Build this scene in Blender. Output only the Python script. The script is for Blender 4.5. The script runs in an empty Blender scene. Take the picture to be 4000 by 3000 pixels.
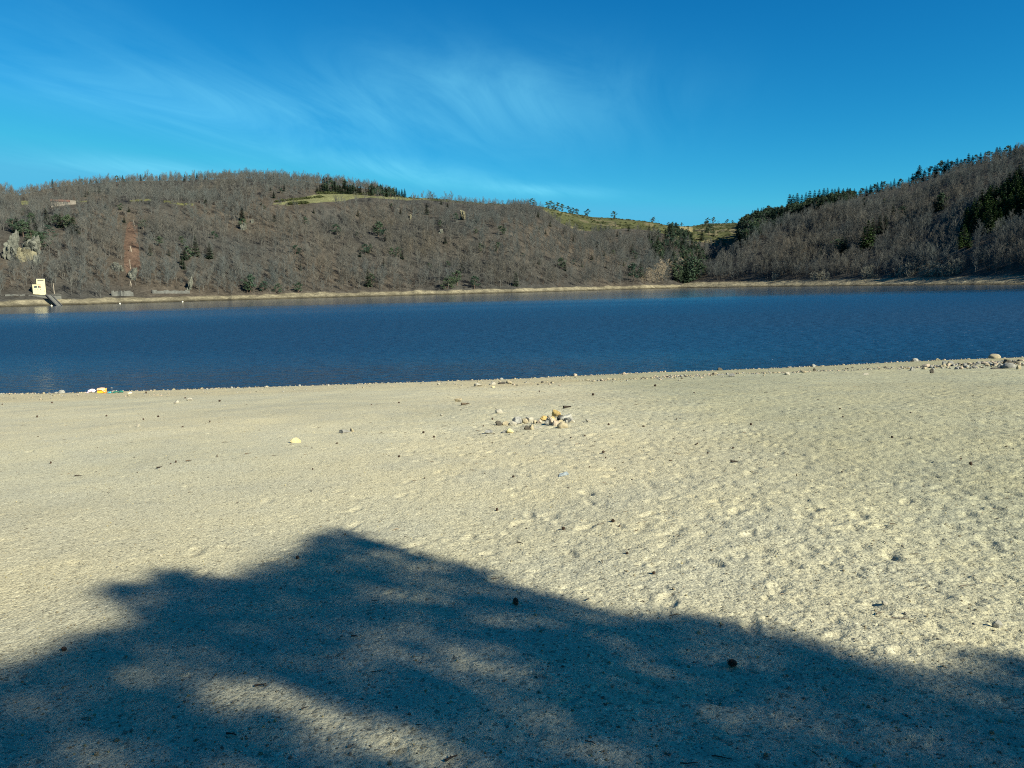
import bpy, bmesh, math, random
import numpy as np
from mathutils import Matrix, Vector

SC = bpy.context.scene
COL = SC.collection
R = math.radians
rng = np.random.default_rng(7)
random.seed(7)

# ------------------------------------------------------------------ camera
CAM_Z, F = 4.5, 3000.0            # metres above the water; focal length in photo pixels
PITCH, ROLL = R(7.22), R(-1.23)
cam_d = bpy.data.cameras.new('camera'); cam = bpy.data.objects.new('camera', cam_d); COL.objects.link(cam)
cam_d.sensor_width = 36.0; cam_d.lens = 27.0; cam_d.clip_start = 0.05; cam_d.clip_end = 20000
CM = Matrix.Translation((0, 0, CAM_Z)) @ Matrix.Rotation(R(90) - PITCH, 4, 'X') @ Matrix.Rotation(ROLL, 4, 'Z')
cam.matrix_world = CM
SC.camera = cam
RM = np.array(CM.to_3x3())

# ------------------------------------------------------------------ sun, sky, exposure
SUN_EL, SUN_AZ = R(32), R(126)    # compass azimuth measured from +Y (straight ahead) towards +X (right)
SUN = np.array([math.sin(SUN_AZ) * math.cos(SUN_EL), math.cos(SUN_AZ) * math.cos(SUN_EL), math.sin(SUN_EL)])
sl = bpy.data.lights.new('sun', 'SUN'); sl.energy = 5.0; sl.angle = R(0.53); sl.color = (1.0, 0.955, 0.80)
so = bpy.data.objects.new('sun', sl); COL.objects.link(so)
so.rotation_euler = Vector(SUN).to_track_quat('Z', 'Y').to_euler()
SC.view_settings.view_transform = 'Standard'
SC.view_settings.look = 'None'
SC.view_settings.exposure = 1.0
SC.view_settings.gamma = 1.0
SC.render.filter_size = 1.0
SC.cycles.pixel_filter_type = 'BLACKMAN_HARRIS'; SC.cycles.filter_width = 1.05
SC.cycles.use_denoising = False
SC.cycles.max_bounces = 6; SC.cycles.diffuse_bounces = 3

def nd(nt, typ, loc=(0, 0), **kw):
    n = nt.nodes.new(typ)
    for k, v in kw.items():
        if k == 'ins':
            for kk, vv in v.items(): n.inputs[kk].default_value = vv
        else: setattr(n, k, v)
    return n
def math_n(nt, op, a, b=None, clamp=False):
    n = nt.nodes.new('ShaderNodeMath'); n.operation = op; n.use_clamp = clamp
    for i, v in enumerate((a, b)):
        if v is None: continue
        if isinstance(v, (int, float)): n.inputs[i].default_value = v
        else: nt.links.new(v, n.inputs[i])
    return n.outputs[0]
def mix_c(nt, fac, a, b, typ='MIX'):
    n = nt.nodes.new('ShaderNodeMix'); n.data_type = 'RGBA'; n.blend_type = typ
    for i, v in ((0, fac), (6, a), (7, b)):
        if isinstance(v, (int, float)): n.inputs[i].default_value = v
        elif isinstance(v, (tuple, list)): n.inputs[i].default_value = (*v[:3], 1)
        else: nt.links.new(v, n.inputs[i])
    return n.outputs[2]
def ramp(nt, fac, stops):
    n = nt.nodes.new('ShaderNodeValToRGB')
    cr = n.color_ramp
    while len(cr.elements) < len(stops): cr.elements.new(0.5)
    for e, (p, c) in zip(cr.elements, stops):
        e.position = p
        e.color = (c, c, c, 1) if isinstance(c, (int, float)) else (*c, 1)
    nt.links.new(fac, n.inputs[0])
    return n.outputs[0]
def noise(nt, vec, scale, detail=3.0, rough=0.55, dist=0.0):
    n = nt.nodes.new('ShaderNodeTexNoise')
    n.inputs['Scale'].default_value = scale; n.inputs['Detail'].default_value = detail
    n.inputs['Roughness'].default_value = rough; n.inputs['Distortion'].default_value = dist
    if vec is not None: nt.links.new(vec, n.inputs['Vector'])
    return n.outputs['Fac']
def mapping(nt, vec, scale=(1, 1, 1), rot=(0, 0, 0), loc=(0, 0, 0)):
    n = nt.nodes.new('ShaderNodeMapping')
    n.inputs['Scale'].default_value = scale; n.inputs['Rotation'].default_value = rot; n.inputs['Location'].default_value = loc
    nt.links.new(vec, n.inputs['Vector'])
    return n.outputs[0]

W = bpy.data.worlds.new('World'); SC.world = W; W.use_nodes = True
nt = W.node_tree; nt.nodes.clear()
sky = nd(nt, 'ShaderNodeTexSky'); sky.sky_type = 'NISHITA'; sky.sun_disc = False
sky.sun_elevation = SUN_EL; sky.sun_rotation = SUN_AZ; sky.altitude = 900; sky.air_density = 1.0; sky.dust_density = 0.25; sky.ozone_density = 2.0
sep = nd(nt, 'ShaderNodeSeparateColor'); nt.links.new(sky.outputs[0], sep.inputs[0])
SKY_K = ((0.0150, 2.5, 0.46), (0.322, 1.25, 2.5), (0.662, 0.95, 3.9))      # the deep, saturated blue of this clear winter sky
comb = nd(nt, 'ShaderNodeCombineColor')
for i, (k, g, top) in enumerate(SKY_K):
    nt.links.new(math_n(nt, 'MINIMUM', math_n(nt, 'MULTIPLY', math_n(nt, 'POWER', sep.outputs[i], g), k), top), comb.inputs[i])
# thin cirrus: a layer high overhead, found where each view direction meets it
tc = nd(nt, 'ShaderNodeTexCoord')
sx = nd(nt, 'ShaderNodeSeparateXYZ'); nt.links.new(tc.outputs['Generated'], sx.inputs[0])
zc = math_n(nt, 'ADD', math_n(nt, 'MAXIMUM', sx.outputs[2], 0.0), 0.10)
pv = nd(nt, 'ShaderNodeCombineXYZ')
nt.links.new(math_n(nt, 'DIVIDE', sx.outputs[0], zc), pv.inputs[0]); nt.links.new(math_n(nt, 'DIVIDE', sx.outputs[1], zc), pv.inputs[1])
CIR = pv.outputs[0]
CA = R(13)                          # the streaks run away from us, a little to the right
def lin(i, j, a, b): return math_n(nt, 'ADD', math_n(nt, 'MULTIPLY', i, a), math_n(nt, 'MULTIPLY', j, b))
spv = nd(nt, 'ShaderNodeSeparateXYZ'); nt.links.new(CIR, spv.inputs[0])
cu = lin(spv.outputs[0], spv.outputs[1], math.sin(CA), math.cos(CA)); cv = lin(spv.outputs[0], spv.outputs[1], math.cos(CA), -math.sin(CA))
def uv(a, b, off):
    n = nd(nt, 'ShaderNodeCombineXYZ'); n.inputs[2].default_value = off
    nt.links.new(math_n(nt, 'MULTIPLY', cu, a), n.inputs[0]); nt.links.new(math_n(nt, 'MULTIPLY', cv, b), n.inputs[1])
    return n.outputs[0]
w1 = ramp(nt, noise(nt, uv(0.80, 2.5, 0.7), 1.0, 6, 0.60, 0.7), [(0.36, 0.0), (0.70, 1.0)])
# where the veils hang, as bearing and height above the horizon in degrees, with their spreads
bear = math_n(nt, 'MULTIPLY', math_n(nt, 'ARCTAN2', sx.outputs[0], sx.outputs[1]), 57.2958)
elev = math_n(nt, 'MULTIPLY', math_n(nt, 'ARCSINE', sx.outputs[2]), 57.2958)
tot = None
for (b0, e0, sb, se, tilt, amp) in ((-2, 13.2, 11, 3.2, -.05, .72), (-20, 12.4, 9, 1.9, -.10, .75), (-25, 8.2, 7, .7, -.03, .8), (-9, 8.6, 9, .9, -.14, .75), (2.5, 6.9, 4.5, .4, -.08, .8), (-30, 15.5, 8, 2.6, -.1, .22), (-60, 14, 20, 6, 0, .5)):
    db = math_n(nt, 'SUBTRACT', bear, b0); de = math_n(nt, 'SUBTRACT', math_n(nt, 'SUBTRACT', elev, e0), math_n(nt, 'MULTIPLY', db, tilt))
    q = math_n(nt, 'ADD', math_n(nt, 'POWER', math_n(nt, 'DIVIDE', math_n(nt, 'ABSOLUTE', db), sb), 2.0), math_n(nt, 'POWER', math_n(nt, 'DIVIDE', math_n(nt, 'ABSOLUTE', de), se), 2.0))
    g = math_n(nt, 'MULTIPLY', math_n(nt, 'EXPONENT', math_n(nt, 'MULTIPLY', q, -1.0)), amp)
    tot = g if tot is None else math_n(nt, 'ADD', tot, g)
cf = math_n(nt, 'MULTIPLY', math_n(nt, 'ADD', math_n(nt, 'MULTIPLY', w1, 0.80), 0.14), tot)
cf = math_n(nt, 'MULTIPLY', cf, 0.54, True)
skyc = mix_c(nt, cf, comb.outputs[0], (1.5, 4.7, 5.9))
bg = nd(nt, 'ShaderNodeBackground'); bg.inputs[1].default_value = 0.10
nt.links.new(skyc, bg.inputs[0])
out = nd(nt, 'ShaderNodeOutputWorld'); nt.links.new(bg.outputs[0], out.inputs[0])

# ------------------------------------------------------------------ geometry helpers
def rays(px, py):
    px = np.asarray(px, float); py = np.asarray(py, float)
    d = np.stack([(px - 2000) / F, -(py - 1500) / F, -np.ones_like(px)], -1)
    d /= np.linalg.norm(d, axis=-1, keepdims=True)
    return d @ RM.T
def project(P):
    q = (np.asarray(P, float) - np.array([0, 0, CAM_Z])) @ RM
    w = -q[..., 2]
    w = np.where(w > 1e-3, w, np.nan)
    return q[..., 0] / w * F + 2000, -q[..., 1] / w * F + 1500, w
def smooth(a, b, x):
    t = np.clip((x - a) / (b - a), 0, 1); return t * t * (3 - 2 * t)
def vhash(ix, iy, seed):
    h = (ix.astype(np.int64) * 374761393 + iy.astype(np.int64) * 668265263 + seed * 974634421) & 0xffffffff
    h = ((h ^ (h >> 13)) * 1274126177) & 0xffffffff
    h = ((h ^ (h >> 16)) * 2246822519) & 0xffffffff
    return ((h ^ (h >> 15)) & 0xffff) / 65535.0
def vn(x, y, s, seed=0):
    """smooth value noise in -1..1, feature size s"""
    x = np.asarray(x, float) / s; y = np.asarray(y, float) / s
    ix = np.floor(x); iy = np.floor(y); fx = x - ix; fy = y - iy
    fx = fx * fx * fx * (fx * (fx * 6 - 15) + 10); fy = fy * fy * fy * (fy * (fy * 6 - 15) + 10)
    a = vhash(ix, iy, seed); b = vhash(ix + 1, iy, seed); c = vhash(ix, iy + 1, seed); d = vhash(ix + 1, iy + 1, seed)
    return 2 * (a + (b - a) * fx + (c - a) * fy + (a - b - c + d) * fx * fy) - 1
def inpoly(x, y, poly):
    poly = np.asarray(poly, float); x = np.asarray(x); y = np.asarray(y)
    r = np.zeros(x.shape, bool); n = len(poly); j = n - 1
    for i in range(n):
        xi, yi = poly[i]; xj, yj = poly[j]
        c = ((yi > y) != (yj > y)) & (x < (xj - xi) * (y - yi) / (yj - yi + 1e-12) + xi)
        r ^= c; j = i
    return r

def mesh_from(name, V, Fc, mats, smooth_sh=True, mat_idx=None, col=None):
    me = bpy.data.meshes.new(name)
    V = np.asarray(V, np.float32)
    if isinstance(Fc, np.ndarray):
        k = Fc.shape[1]
        me.vertices.add(len(V)); me.vertices.foreach_set('co', V.ravel())
        me.loops.add(Fc.size); me.loops.foreach_set('vertex_index', Fc.astype(np.int32).ravel())
        me.polygons.add(len(Fc)); me.polygons.foreach_set('loop_start', np.arange(0, Fc.size, k, dtype=np.int32))
        me.update(calc_edges=True)
    else:
        me.from_pydata(V.tolist(), [], [tuple(f) for f in Fc]); me.update()
    if not isinstance(mats, (list, tuple)): mats = [mats]
    for m in mats: me.materials.append(m)
    n = len(me.polygons)
    me.polygons.foreach_set('use_smooth', np.full(n, bool(smooth_sh)))
    if mat_idx is not None: me.polygons.foreach_set('material_index', np.asarray(mat_idx, np.int32))
    if col is not None:
        a = me.color_attributes.new('Col', 'FLOAT_COLOR', 'POINT')
        c = np.ones((len(V), 4), np.float32); c[:, :3] = col
        a.data.foreach_set('color', c.ravel())
    me.update()
    return me
def link(name, me, parent=None, loc=None):
    o = bpy.data.objects.new(name, me); COL.objects.link(o)
    if parent is not None: o.parent = parent
    if loc is not None: o.location = loc
    return o
def tag(o, label=None, cat=None, group=None, kind=None):
    if label: o['label'] = label
    if cat: o['category'] = cat
    if group: o['group'] = group
    if kind: o['kind'] = kind
    return o
def empty(name, loc, rz=0):
    o = bpy.data.objects.new(name, None); COL.objects.link(o); o.location = loc; o.rotation_euler = (0, 0, rz)
    o.empty_display_size = 0.2
    return o
def copy_tree(o, parent=None):
    c = o.copy(); COL.objects.link(c)
    for k in ('label', 'category', 'group'):
        if parent is not None and k in c: del c[k]
    if parent is not None: c.parent = parent
    for ch in o.children: copy_tree(ch, c)
    return c

ONES = ['', 'first', 'second', 'third', 'fourth', 'fifth', 'sixth', 'seventh', 'eighth', 'ninth', 'tenth', 'eleventh', 'twelfth', 'thirteenth',
        'fourteenth', 'fifteenth', 'sixteenth', 'seventeenth', 'eighteenth', 'nineteenth']
TENS = ['', '', 'twenty', 'thirty', 'forty', 'fifty', 'sixty', 'seventy', 'eighty', 'ninety']
TENTH = ['', '', 'twentieth', 'thirtieth', 'fortieth', 'fiftieth', 'sixtieth', 'seventieth', 'eightieth', 'ninetieth']
def nth(i):
    if i < 20: return ONES[i]
    return TENTH[i // 10] if i % 10 == 0 else TENS[i // 10] + '-' + ONES[i % 10]

# ------------------------------------------------------------------ materials
def mat(name, rough=0.9, spec=0.3):
    m = bpy.data.materials.new(name); m.use_nodes = True
    t = m.node_tree; b = t.nodes['Principled BSDF']
    b.inputs['Roughness'].default_value = rough
    b.inputs['Specular IOR Level'].default_value = spec
    return m, t, b
def objco(t): return t.nodes.new('ShaderNodeTexCoord').outputs['Object']
def bump(t, b, h, strength, dist):
    n = t.nodes.new('ShaderNodeBump'); n.inputs['Strength'].default_value = strength; n.inputs['Distance'].default_value = dist
    t.links.new(h, n.inputs['Height']); t.links.new(n.outputs[0], b.inputs['Normal'])
    return n
def attr(t, name='Col'):
    n = t.nodes.new('ShaderNodeAttribute'); n.attribute_name = name; return n.outputs['Color']
def simple(name, c, rough=0.85, var=0.25, scale=3.0, bmp=0.0, bscale=20.0, spec=0.3, c2=None):
    """a colour broken up by noise, with an optional bump"""
    m, t, b = mat(name, rough, spec)
    co = objco(t)
    f = noise(t, co, scale, 5, 0.6)
    c2 = c2 or tuple(x * (1 - var) for x in c)
    c1 = tuple(min(1, x * (1 + var * 0.6)) for x in c)
    t.links.new(mix_c(t, ramp(t, f, [(0.32, 0.0), (0.68, 1.0)]), c1, c2), b.inputs['Base Color'])
    if bmp: bump(t, b, noise(t, co, bscale, 4, 0.6), 1.0, bmp)
    return m

def sand_material():
    m, t, b = mat('coarse_sand', 0.95, 0.15)
    co = objco(t)
    g = t.nodes.new('ShaderNodeTexVoronoi'); g.inputs['Scale'].default_value = 135.0; t.links.new(co, g.inputs['Vector'])
    gs = t.nodes.new('ShaderNodeSeparateColor'); t.links.new(g.outputs['Color'], gs.inputs[0])
    grain = ramp(t, gs.outputs[0], [(0.0, 0.42), (0.10, 0.62), (0.16, 0.88), (0.6, 1.0), (0.9, 1.07), (1.0, 1.25)])
    g2 = t.nodes.new('ShaderNodeTexVoronoi'); g2.inputs['Scale'].default_value = 48.0; t.links.new(co, g2.inputs['Vector'])
    g2s = t.nodes.new('ShaderNodeSeparateColor'); t.links.new(g2.outputs['Color'], g2s.inputs[0])
    grit = ramp(t, g2s.outputs[1], [(0.0, 0.55), (0.05, 0.7), (0.09, 0.97), (0.9, 1.02), (0.97, 1.25)])
    patch = noise(t, co, 0.9, 5, 0.62)
    base = mix_c(t, ramp(t, patch, [(0.36, 0.0), (0.66, 1.0)]), (0.475, 0.420, 0.262), (0.410, 0.376, 0.256))
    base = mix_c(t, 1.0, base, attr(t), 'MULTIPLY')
    c = mix_c(t, 1.0, base, grain, 'MULTIPLY')
    c = mix_c(t, 1.0, c, grit, 'MULTIPLY')
    t.links.new(c, b.inputs['Base Color'])
    h = math_n(t, 'ADD', math_n(t, 'MULTIPLY', noise(t, co, 38.0, 4, 0.7), 1.0), math_n(t, 'MULTIPLY', noise(t, co, 120.0, 2, 0.6), 0.45))
    h = math_n(t, 'SUBTRACT', h, math_n(t, 'MULTIPLY', g2.outputs['Distance'], 0.55))
    bump(t, b, h, 1.0, 0.0075)
    return m

def water_material():
    m, t, b = mat('lake_water', 0.06, 0.5)
    b.inputs['IOR'].default_value = 1.333
    co = objco(t)
    b.inputs['Base Color'].default_value = (0.006, 0.034, 0.074, 1)
    # sheltered, glassy water under the far bank; open, wind-ruffled water this side of it
    sp = t.nodes.new('ShaderNodeSeparateXYZ'); t.links.new(co, sp.inputs[0])
    dist = math_n(t, 'ADD', sp.outputs[1], math_n(t, 'MULTIPLY', sp.outputs[0], -0.02))
    dist = math_n(t, 'ADD', dist, math_n(t, 'MULTIPLY', math_n(t, 'MAXIMUM', math_n(t, 'MULTIPLY', sp.outputs[0], -1.0), 0.0), 0.28))
    wob = noise(t, mapping(t, co, (0.0030, 0.012, 1), rot=(0, 0, R(3))), 1.0, 3, 0.55, 0.4)
    dist = math_n(t, 'ADD', dist, math_n(t, 'MULTIPLY', math_n(t, 'SUBTRACT', wob, 0.5), 210.0))
    far = ramp(t, math_n(t, 'DIVIDE', dist, 500.0), [(0.24, 1.0), (0.38, 0.55), (0.54, 0.10)])
    r1 = noise(t, mapping(t, co, (1.0, 2.2, 1), rot=(0, 0, R(-6))), 1.0, 3, 0.6, 0.3)
    r2 = noise(t, mapping(t, co, (2.6, 5.5, 1), rot=(0, 0, R(8))), 1.0, 2, 0.5, 0.2)
    h = math_n(t, 'ADD', math_n(t, 'MULTIPLY', r1, 0.30), math_n(t, 'MULTIPLY', r2, 0.075))
    h = math_n(t, 'ADD', h, math_n(t, 'MULTIPLY', noise(t, mapping(t, co, (0.55, 0.62, 1), rot=(0, 0, R(20))), 1.0, 2, 0.5, 0.2), 0.34))
    h = math_n(t, 'MULTIPLY', h, far)
    bump(t, b, h, 1.0, 1.35)
    # ripples too small to draw at a distance widen the gloss there
    mid = ramp(t, math_n(t, 'DIVIDE', dist, 500.0), [(0.06, 0.15), (0.16, 1.0)])
    t.links.new(math_n(t, 'ADD', math_n(t, 'MULTIPLY', far, math_n(t, 'ADD', math_n(t, 'MULTIPLY', mid, 0.34), 0.08)), 0.045), b.inputs['Roughness'])
    return m

def hill_material():
    m, t, b = mat('hill_ground', 0.97, 0.1)
    co = objco(t)
    f = noise(t, co, 0.22, 6, 0.65); f2 = noise(t, co, 0.9, 3, 0.6)
    k = math_n(t, 'MULTIPLY', ramp(t, f, [(0.3, 0.62), (0.7, 1.35)]), ramp(t, f2, [(0.3, 0.7), (0.7, 1.25)]))
    t.links.new(mix_c(t, 1.0, attr(t), k, 'MULTIPLY'), b.inputs['Base Color'])
    bump(t, b, f2, 0.8, 0.8)
    return m

def tree_material(name, cols, patch=0.0):
    """bark or needles; each tree takes its own shade, and stands differ by place"""
    m, t, b = mat(name, 0.9, 0.12)
    oi = t.nodes.new('ShaderNodeObjectInfo')
    c = ramp(t, oi.outputs['Random'], [(i / max(1, len(cols) - 1), x) for i, x in enumerate(cols)])
    if patch:
        f = noise(t, oi.outputs['Location'], 0.011, 3, 0.6)
        c = mix_c(t, 1.0, c, ramp(t, f, [(0.32, (1 - patch * .12, 1.02, 1 + patch * .06)), (0.5, (1, 1, 1)), (0.68, (1 + patch * .22, 1.0, 1 - patch * .20))]), 'MULTIPLY')
    t.links.new(c, b.inputs['Base Color'])
    return m

M_SAND = sand_material(); M_WATER = water_material(); M_HILL = hill_material()
M_TWIG = tree_material('bare_bark', [(0.108, 0.111, 0.099), (0.090, 0.094, 0.085), (0.120, 0.115, 0.097), (0.100, 0.108, 0.100), (0.084, 0.081, 0.070)], 0.75)
M_TRUNK = tree_material('pale_trunk_bark', [(0.105, 0.104, 0.092), (0.082, 0.080, 0.070), (0.130, 0.126, 0.108)])
M_SHRUB = tree_material('shrub_bark', [(0.10, 0.080, 0.062), (0.08, 0.070, 0.058), (0.115, 0.086, 0.064)], 0.6)
M_WILLOW = tree_material('willow_bark', [(0.30, 0.24, 0.155), (0.27, 0.225, 0.16)])
M_GREYB = tree_material('pale_shrub_bark', [(0.24, 0.23, 0.18), (0.20, 0.19, 0.14)])
M_NEEDLE = tree_material('conifer_needles', [(0.040, 0.068, 0.042), (0.055, 0.082, 0.044), (0.032, 0.058, 0.042), (0.066, 0.090, 0.048)])
M_GREENN = tree_material('bright_conifer_needles', [(0.065, 0.108, 0.034), (0.048, 0.086, 0.030)])
M_BARK = simple('pine_bark', (0.13, 0.09, 0.065), 0.95, 0.4, 6, 0.02, 14)
M_HEATH = tree_material('heath_leaves', [(0.050, 0.060, 0.022), (0.070, 0.078, 0.030), (0.036, 0.046, 0.020)])

# ------------------------------------------------------------------ the beach
SHORE_PX = [(0, 1536), (168, 1534), (330, 1531), (452, 1526), (678, 1520), (1000, 1510), (1253, 1502), (1700, 1487), (2016, 1477),
            (2400, 1459), (2532, 1453), (2797, 1444), (3000, 1436), (3316, 1422), (3633, 1406), (4000, 1393)]
_d = rays([p[0] for p in SHORE_PX], [p[1] + 3 for p in SHORE_PX])
_t = -CAM_Z / _d[:, 2]
SHX, SHY = _d[:, 0] * _t, _d[:, 1] * _t
_sl = np.polyfit(SHX, SHY, 1)[0]
def shore_y(x):
    x = np.asarray(x, float)
    y = np.interp(x, SHX, SHY)
    y = np.where(x < SHX[0], SHY[0] + (x - SHX[0]) * _sl * 0.8, y)
    y = np.where(x > SHX[-1], SHY[-1] + (x - SHX[-1]) * _sl * 0.8, y)
    return y
_kx = np.linspace(-60, 160, 2201)
_kz = np.interp(_kx, [-60, -10, 0, 4, 10, 22, 36, 60, 160], [-7, -1.1, 0, 0.34, 0.86, 1.98, 2.85, 4.0, 9.0])
_kz = np.convolve(np.pad(_kz, 30, mode='edge'), np.ones(61) / 61, 'same')[30:-30]
_kz -= np.interp(0, _kx, _kz)
def s_of(x, y): return (shore_y(x) - y) * math.cos(math.atan(_sl))
def beach_base(x, y): return np.interp(s_of(x, y), _kx, _kz)

def on_beach(px, py):
    """where the line of sight through a photo pixel meets the beach"""
    d = rays(px, py); d2 = d.reshape(-1, 3)
    t = np.linspace(1.5, 120, 3000)
    res = []
    for v in d2:
        P = np.array([0, 0, CAM_Z]) + t[:, None] * v
        g = P[:, 2] - beach_base(P[:, 0], P[:, 1])
        i = int(np.argmax(g < 0)) if (g < 0).any() else len(t) - 1
        i = max(i, 1)
        a = g[i - 1] / (g[i - 1] - g[i] + 1e-9)
        P0 = P[i - 1] + (P[i] - P[i - 1]) * a
        P0[2] = beach_base(P0[0], P0[1]); res.append(P0)
    return np.array(res).reshape(d.shape)
def beach_roughness(x, y):
    r = smooth(-2.5, 4.5, x + 0.12 * y + 1.6 * vn(x, y, 4.0, 3))
    return 0.22 + 0.78 * r
def beach_fine(x, y):
    rg = beach_roughness(x, y)
    fade = smooth(-1.0, 2.0, s_of(x, y))
    z = 0.030 * vn(x, y, 3.1, 11) + 0.018 * vn(x, y, 1.1, 12)
    z = z + rg * (0.004 * vn(x, y, 0.42, 13) + 0.003 * vn(x, y, 0.19, 14) + 0.0045 * vn(x, y, 0.085, 15))
    z = z - rg * (0.004 * smooth(.35, .85, vn(x, y, 0.20, 18)) + 0.006 * smooth(.34, .80, vn(x, y, 0.125, 19)) + 0.009 * smooth(.25, .8, vn(x, y, 0.075, 20)))
    z = z + (0.35 + 0.65 * rg) * 0.0038 * vn(x, y, 0.035, 16)
    ledge = np.exp(-((s_of(x, y) - 8.6 - 0.9 * vn(x, y, 5, 17)) / 0.6) ** 2)
    return (z + 0.07 * ledge * smooth(2, 9, x)) * fade

ys = [1.15]
while ys[-1] < 47:
    y = ys[-1]; ys.append(y + min(0.045, max(0.007, y * y / 1500.0)))
ys = np.concatenate([np.linspace(-90, -8, 16), np.linspace(-7, 1.0, 26), ys, np.linspace(48, 75, 12)])
ss = np.concatenate([[-40, -20, -10, -5, -3, -2], np.linspace(-1.7, -1.055, 190), np.linspace(-1.05, 1.05, 880), np.linspace(1.055, 1.7, 190), [2, 3, 5, 10, 20, 40]])
wv = 0.75 + 0.72 * np.maximum(ys, 1.2)
X = ss[None, :] * wv[:, None]; Y = np.repeat(ys[:, None], len(ss), 1)
Z = beach_base(X, Y) + beach_fine(X, Y)
# footprints and scuffs, mostly on the churned right-hand side
def dimple(cx, cy, rl, rw, ang, dep):
    r = max(rl, rw) * 1.9
    j0, j1 = np.searchsorted(ys, [cy - r, cy + r])
    if j1 <= j0: return
    w0 = 0.75 + 0.72 * max(cy, 1.2)
    i0, i1 = np.searchsorted(ss, [(cx - r) / w0 - 0.02, (cx + r) / w0 + 0.02])
    if i1 <= i0: return
    sub = np.s_[j0:j1, i0:i1]
    dx, dy = X[sub] - cx, Y[sub] - cy
    u = (dx * math.cos(ang) + dy * math.sin(ang)) / rl; v = (-dx * math.sin(ang) + dy * math.cos(ang)) / rw
    q = np.sqrt(u * u + v * v)
    Z[sub] += dep * (-(1 - smooth(0.35, 1.05, q)) + 0.16 * np.exp(-((q - 1.25) / 0.3) ** 2))
n_d = 0
while n_d < 8000:
    y = 1.2 + 36 * rng.random() ** 1.25; x = (rng.random() * 2 - 1) * (0.8 + 0.72 * y) * 1.55
    if s_of(x, y) < 2.5: continue
    n_d += 1
    if rng.random() > (beach_roughness(x, y) - 0.16) * 1.15: continue
    k = rng.random()
    if y < 5 and k < 0.4: continue
    if k < 0.55: dimple(x, y, rng.uniform(.10, .16), rng.uniform(.05, .075), R(90) + rng.normal(0, .9), rng.uniform(.006, .014))
    else: dimple(x, y, rng.uniform(.04, .09), rng.uniform(.03, .06), rng.random() * 6.3, rng.uniform(.005, .011))
# a few trails of single footprints crossing the smoother sand
for (x0, y0, a, n) in ((1.2, 3.2, 1.35, 26), (2.6, 3.6, 1.75, 30), (-1.8, 5.0, 1.2, 20), (3.0, 7, 2.6, 26), (0.2, 5.5, 0.75, 24), (4.5, 5.0, 1.6, 30), (-3, 9, 0.4, 24)):
    x, y = x0, y0
    for i in range(n):
        a += rng.normal(0, .06); x += .62 * math.cos(a); y += .62 * math.sin(a)
        s = .09 * (-1) ** i
        dimple(x - s * math.sin(a), y + s * math.cos(a), .14, .055, a, rng.uniform(.007, .014))
nr, nc = X.shape
idx = np.arange(nr * nc).reshape(nr, nc)
Q = np.stack([idx[:-1, :-1], idx[:-1, 1:], idx[1:, 1:], idx[1:, :-1]], -1).reshape(-1, 4)
S = s_of(X, Y)
wet = (1 - smooth(0.1, 0.9, S))[..., None]
strip = (smooth(0.2, 0.8, S) * (1 - smooth(6.0, 10.0, S)))[..., None]
tone = (1 + 0.06 * vn(X, Y, 6, 21) + 0.05 * vn(X, Y, 1.7, 22))[..., None]
grn = (0.5 + 0.5 * vn(X, Y, 5.0, 23))[..., None]
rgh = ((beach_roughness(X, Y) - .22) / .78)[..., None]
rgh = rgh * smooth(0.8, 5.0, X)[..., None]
col = 0.965 * tone * (1 - grn * np.array([0.05, 0.005, -0.05])) * (1 - rgh * np.array([0.24, 0.20, 0.22]))  # colour darkened at right: greyer sand plus shade of its pits painted in
col = col * (1 - strip * np.array([0.06, 0.10, 0.16])) * (1 - wet * np.array([0.45, 0.48, 0.50]))
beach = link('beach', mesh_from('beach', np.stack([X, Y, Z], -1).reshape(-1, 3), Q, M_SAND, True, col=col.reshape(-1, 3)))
tag(beach, kind='structure')
BX, BYS, BSS, BZ = X, ys, ss, Z
def beach_z(x, y):
    """height of the finished sand, footprints and all"""
    j = np.clip(np.searchsorted(BYS, y) - 1, 0, len(BYS) - 2); fy = (y - BYS[j]) / (BYS[j + 1] - BYS[j])
    sv = x / (0.75 + 0.72 * np.maximum(y, 1.2))
    i = np.clip(np.searchsorted(BSS, sv) - 1, 0, len(BSS) - 2); fx = (sv - BSS[i]) / (BSS[i + 1] - BSS[i])
    z = BZ
    return (z[j, i] * (1 - fx) + z[j, i + 1] * fx) * (1 - fy) + (z[j + 1, i] * (1 - fx) + z[j + 1, i + 1] * fx) * fy

# ------------------------------------------------------------------ the lake
wxs = np.linspace(-2600, 2600, 27); wys = np.linspace(18, 2600, 27)
WX, WY = np.meshgrid(wxs, wys)
k = np.arange(27 * 27).reshape(27, 27)
water = link('water', mesh_from('water', np.stack([WX, WY, WX * 0], -1).reshape(-1, 3),
             np.stack([k[:-1, :-1], k[:-1, 1:], k[1:, 1:], k[1:, :-1]], -1).reshape(-1, 4), M_WATER))
tag(water, kind='structure')

# ------------------------------------------------------------------ the hills
def azte(px, py):
    d = rays(px, py); h = np.hypot(d[..., 0], d[..., 1])
    return np.arctan2(d[..., 0], d[..., 1]), d[..., 2] / h
def knots(ridge, shore_d, depth_d):
    a, t = azte([p[0] for p in ridge], [p[1] for p in ridge])
    o = np.argsort(a)
    sa, _ = azte([p[0] for p in shore_d], [1110] * len(shore_d)); da, _ = azte([p[0] for p in depth_d], [1110] * len(depth_d))
    return dict(ra=a[o], rt=t[o], sa=sa, sd=np.array([p[1] for p in shore_d], float), da=da, dd=np.array([p[1] for p in depth_d], float))
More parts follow.
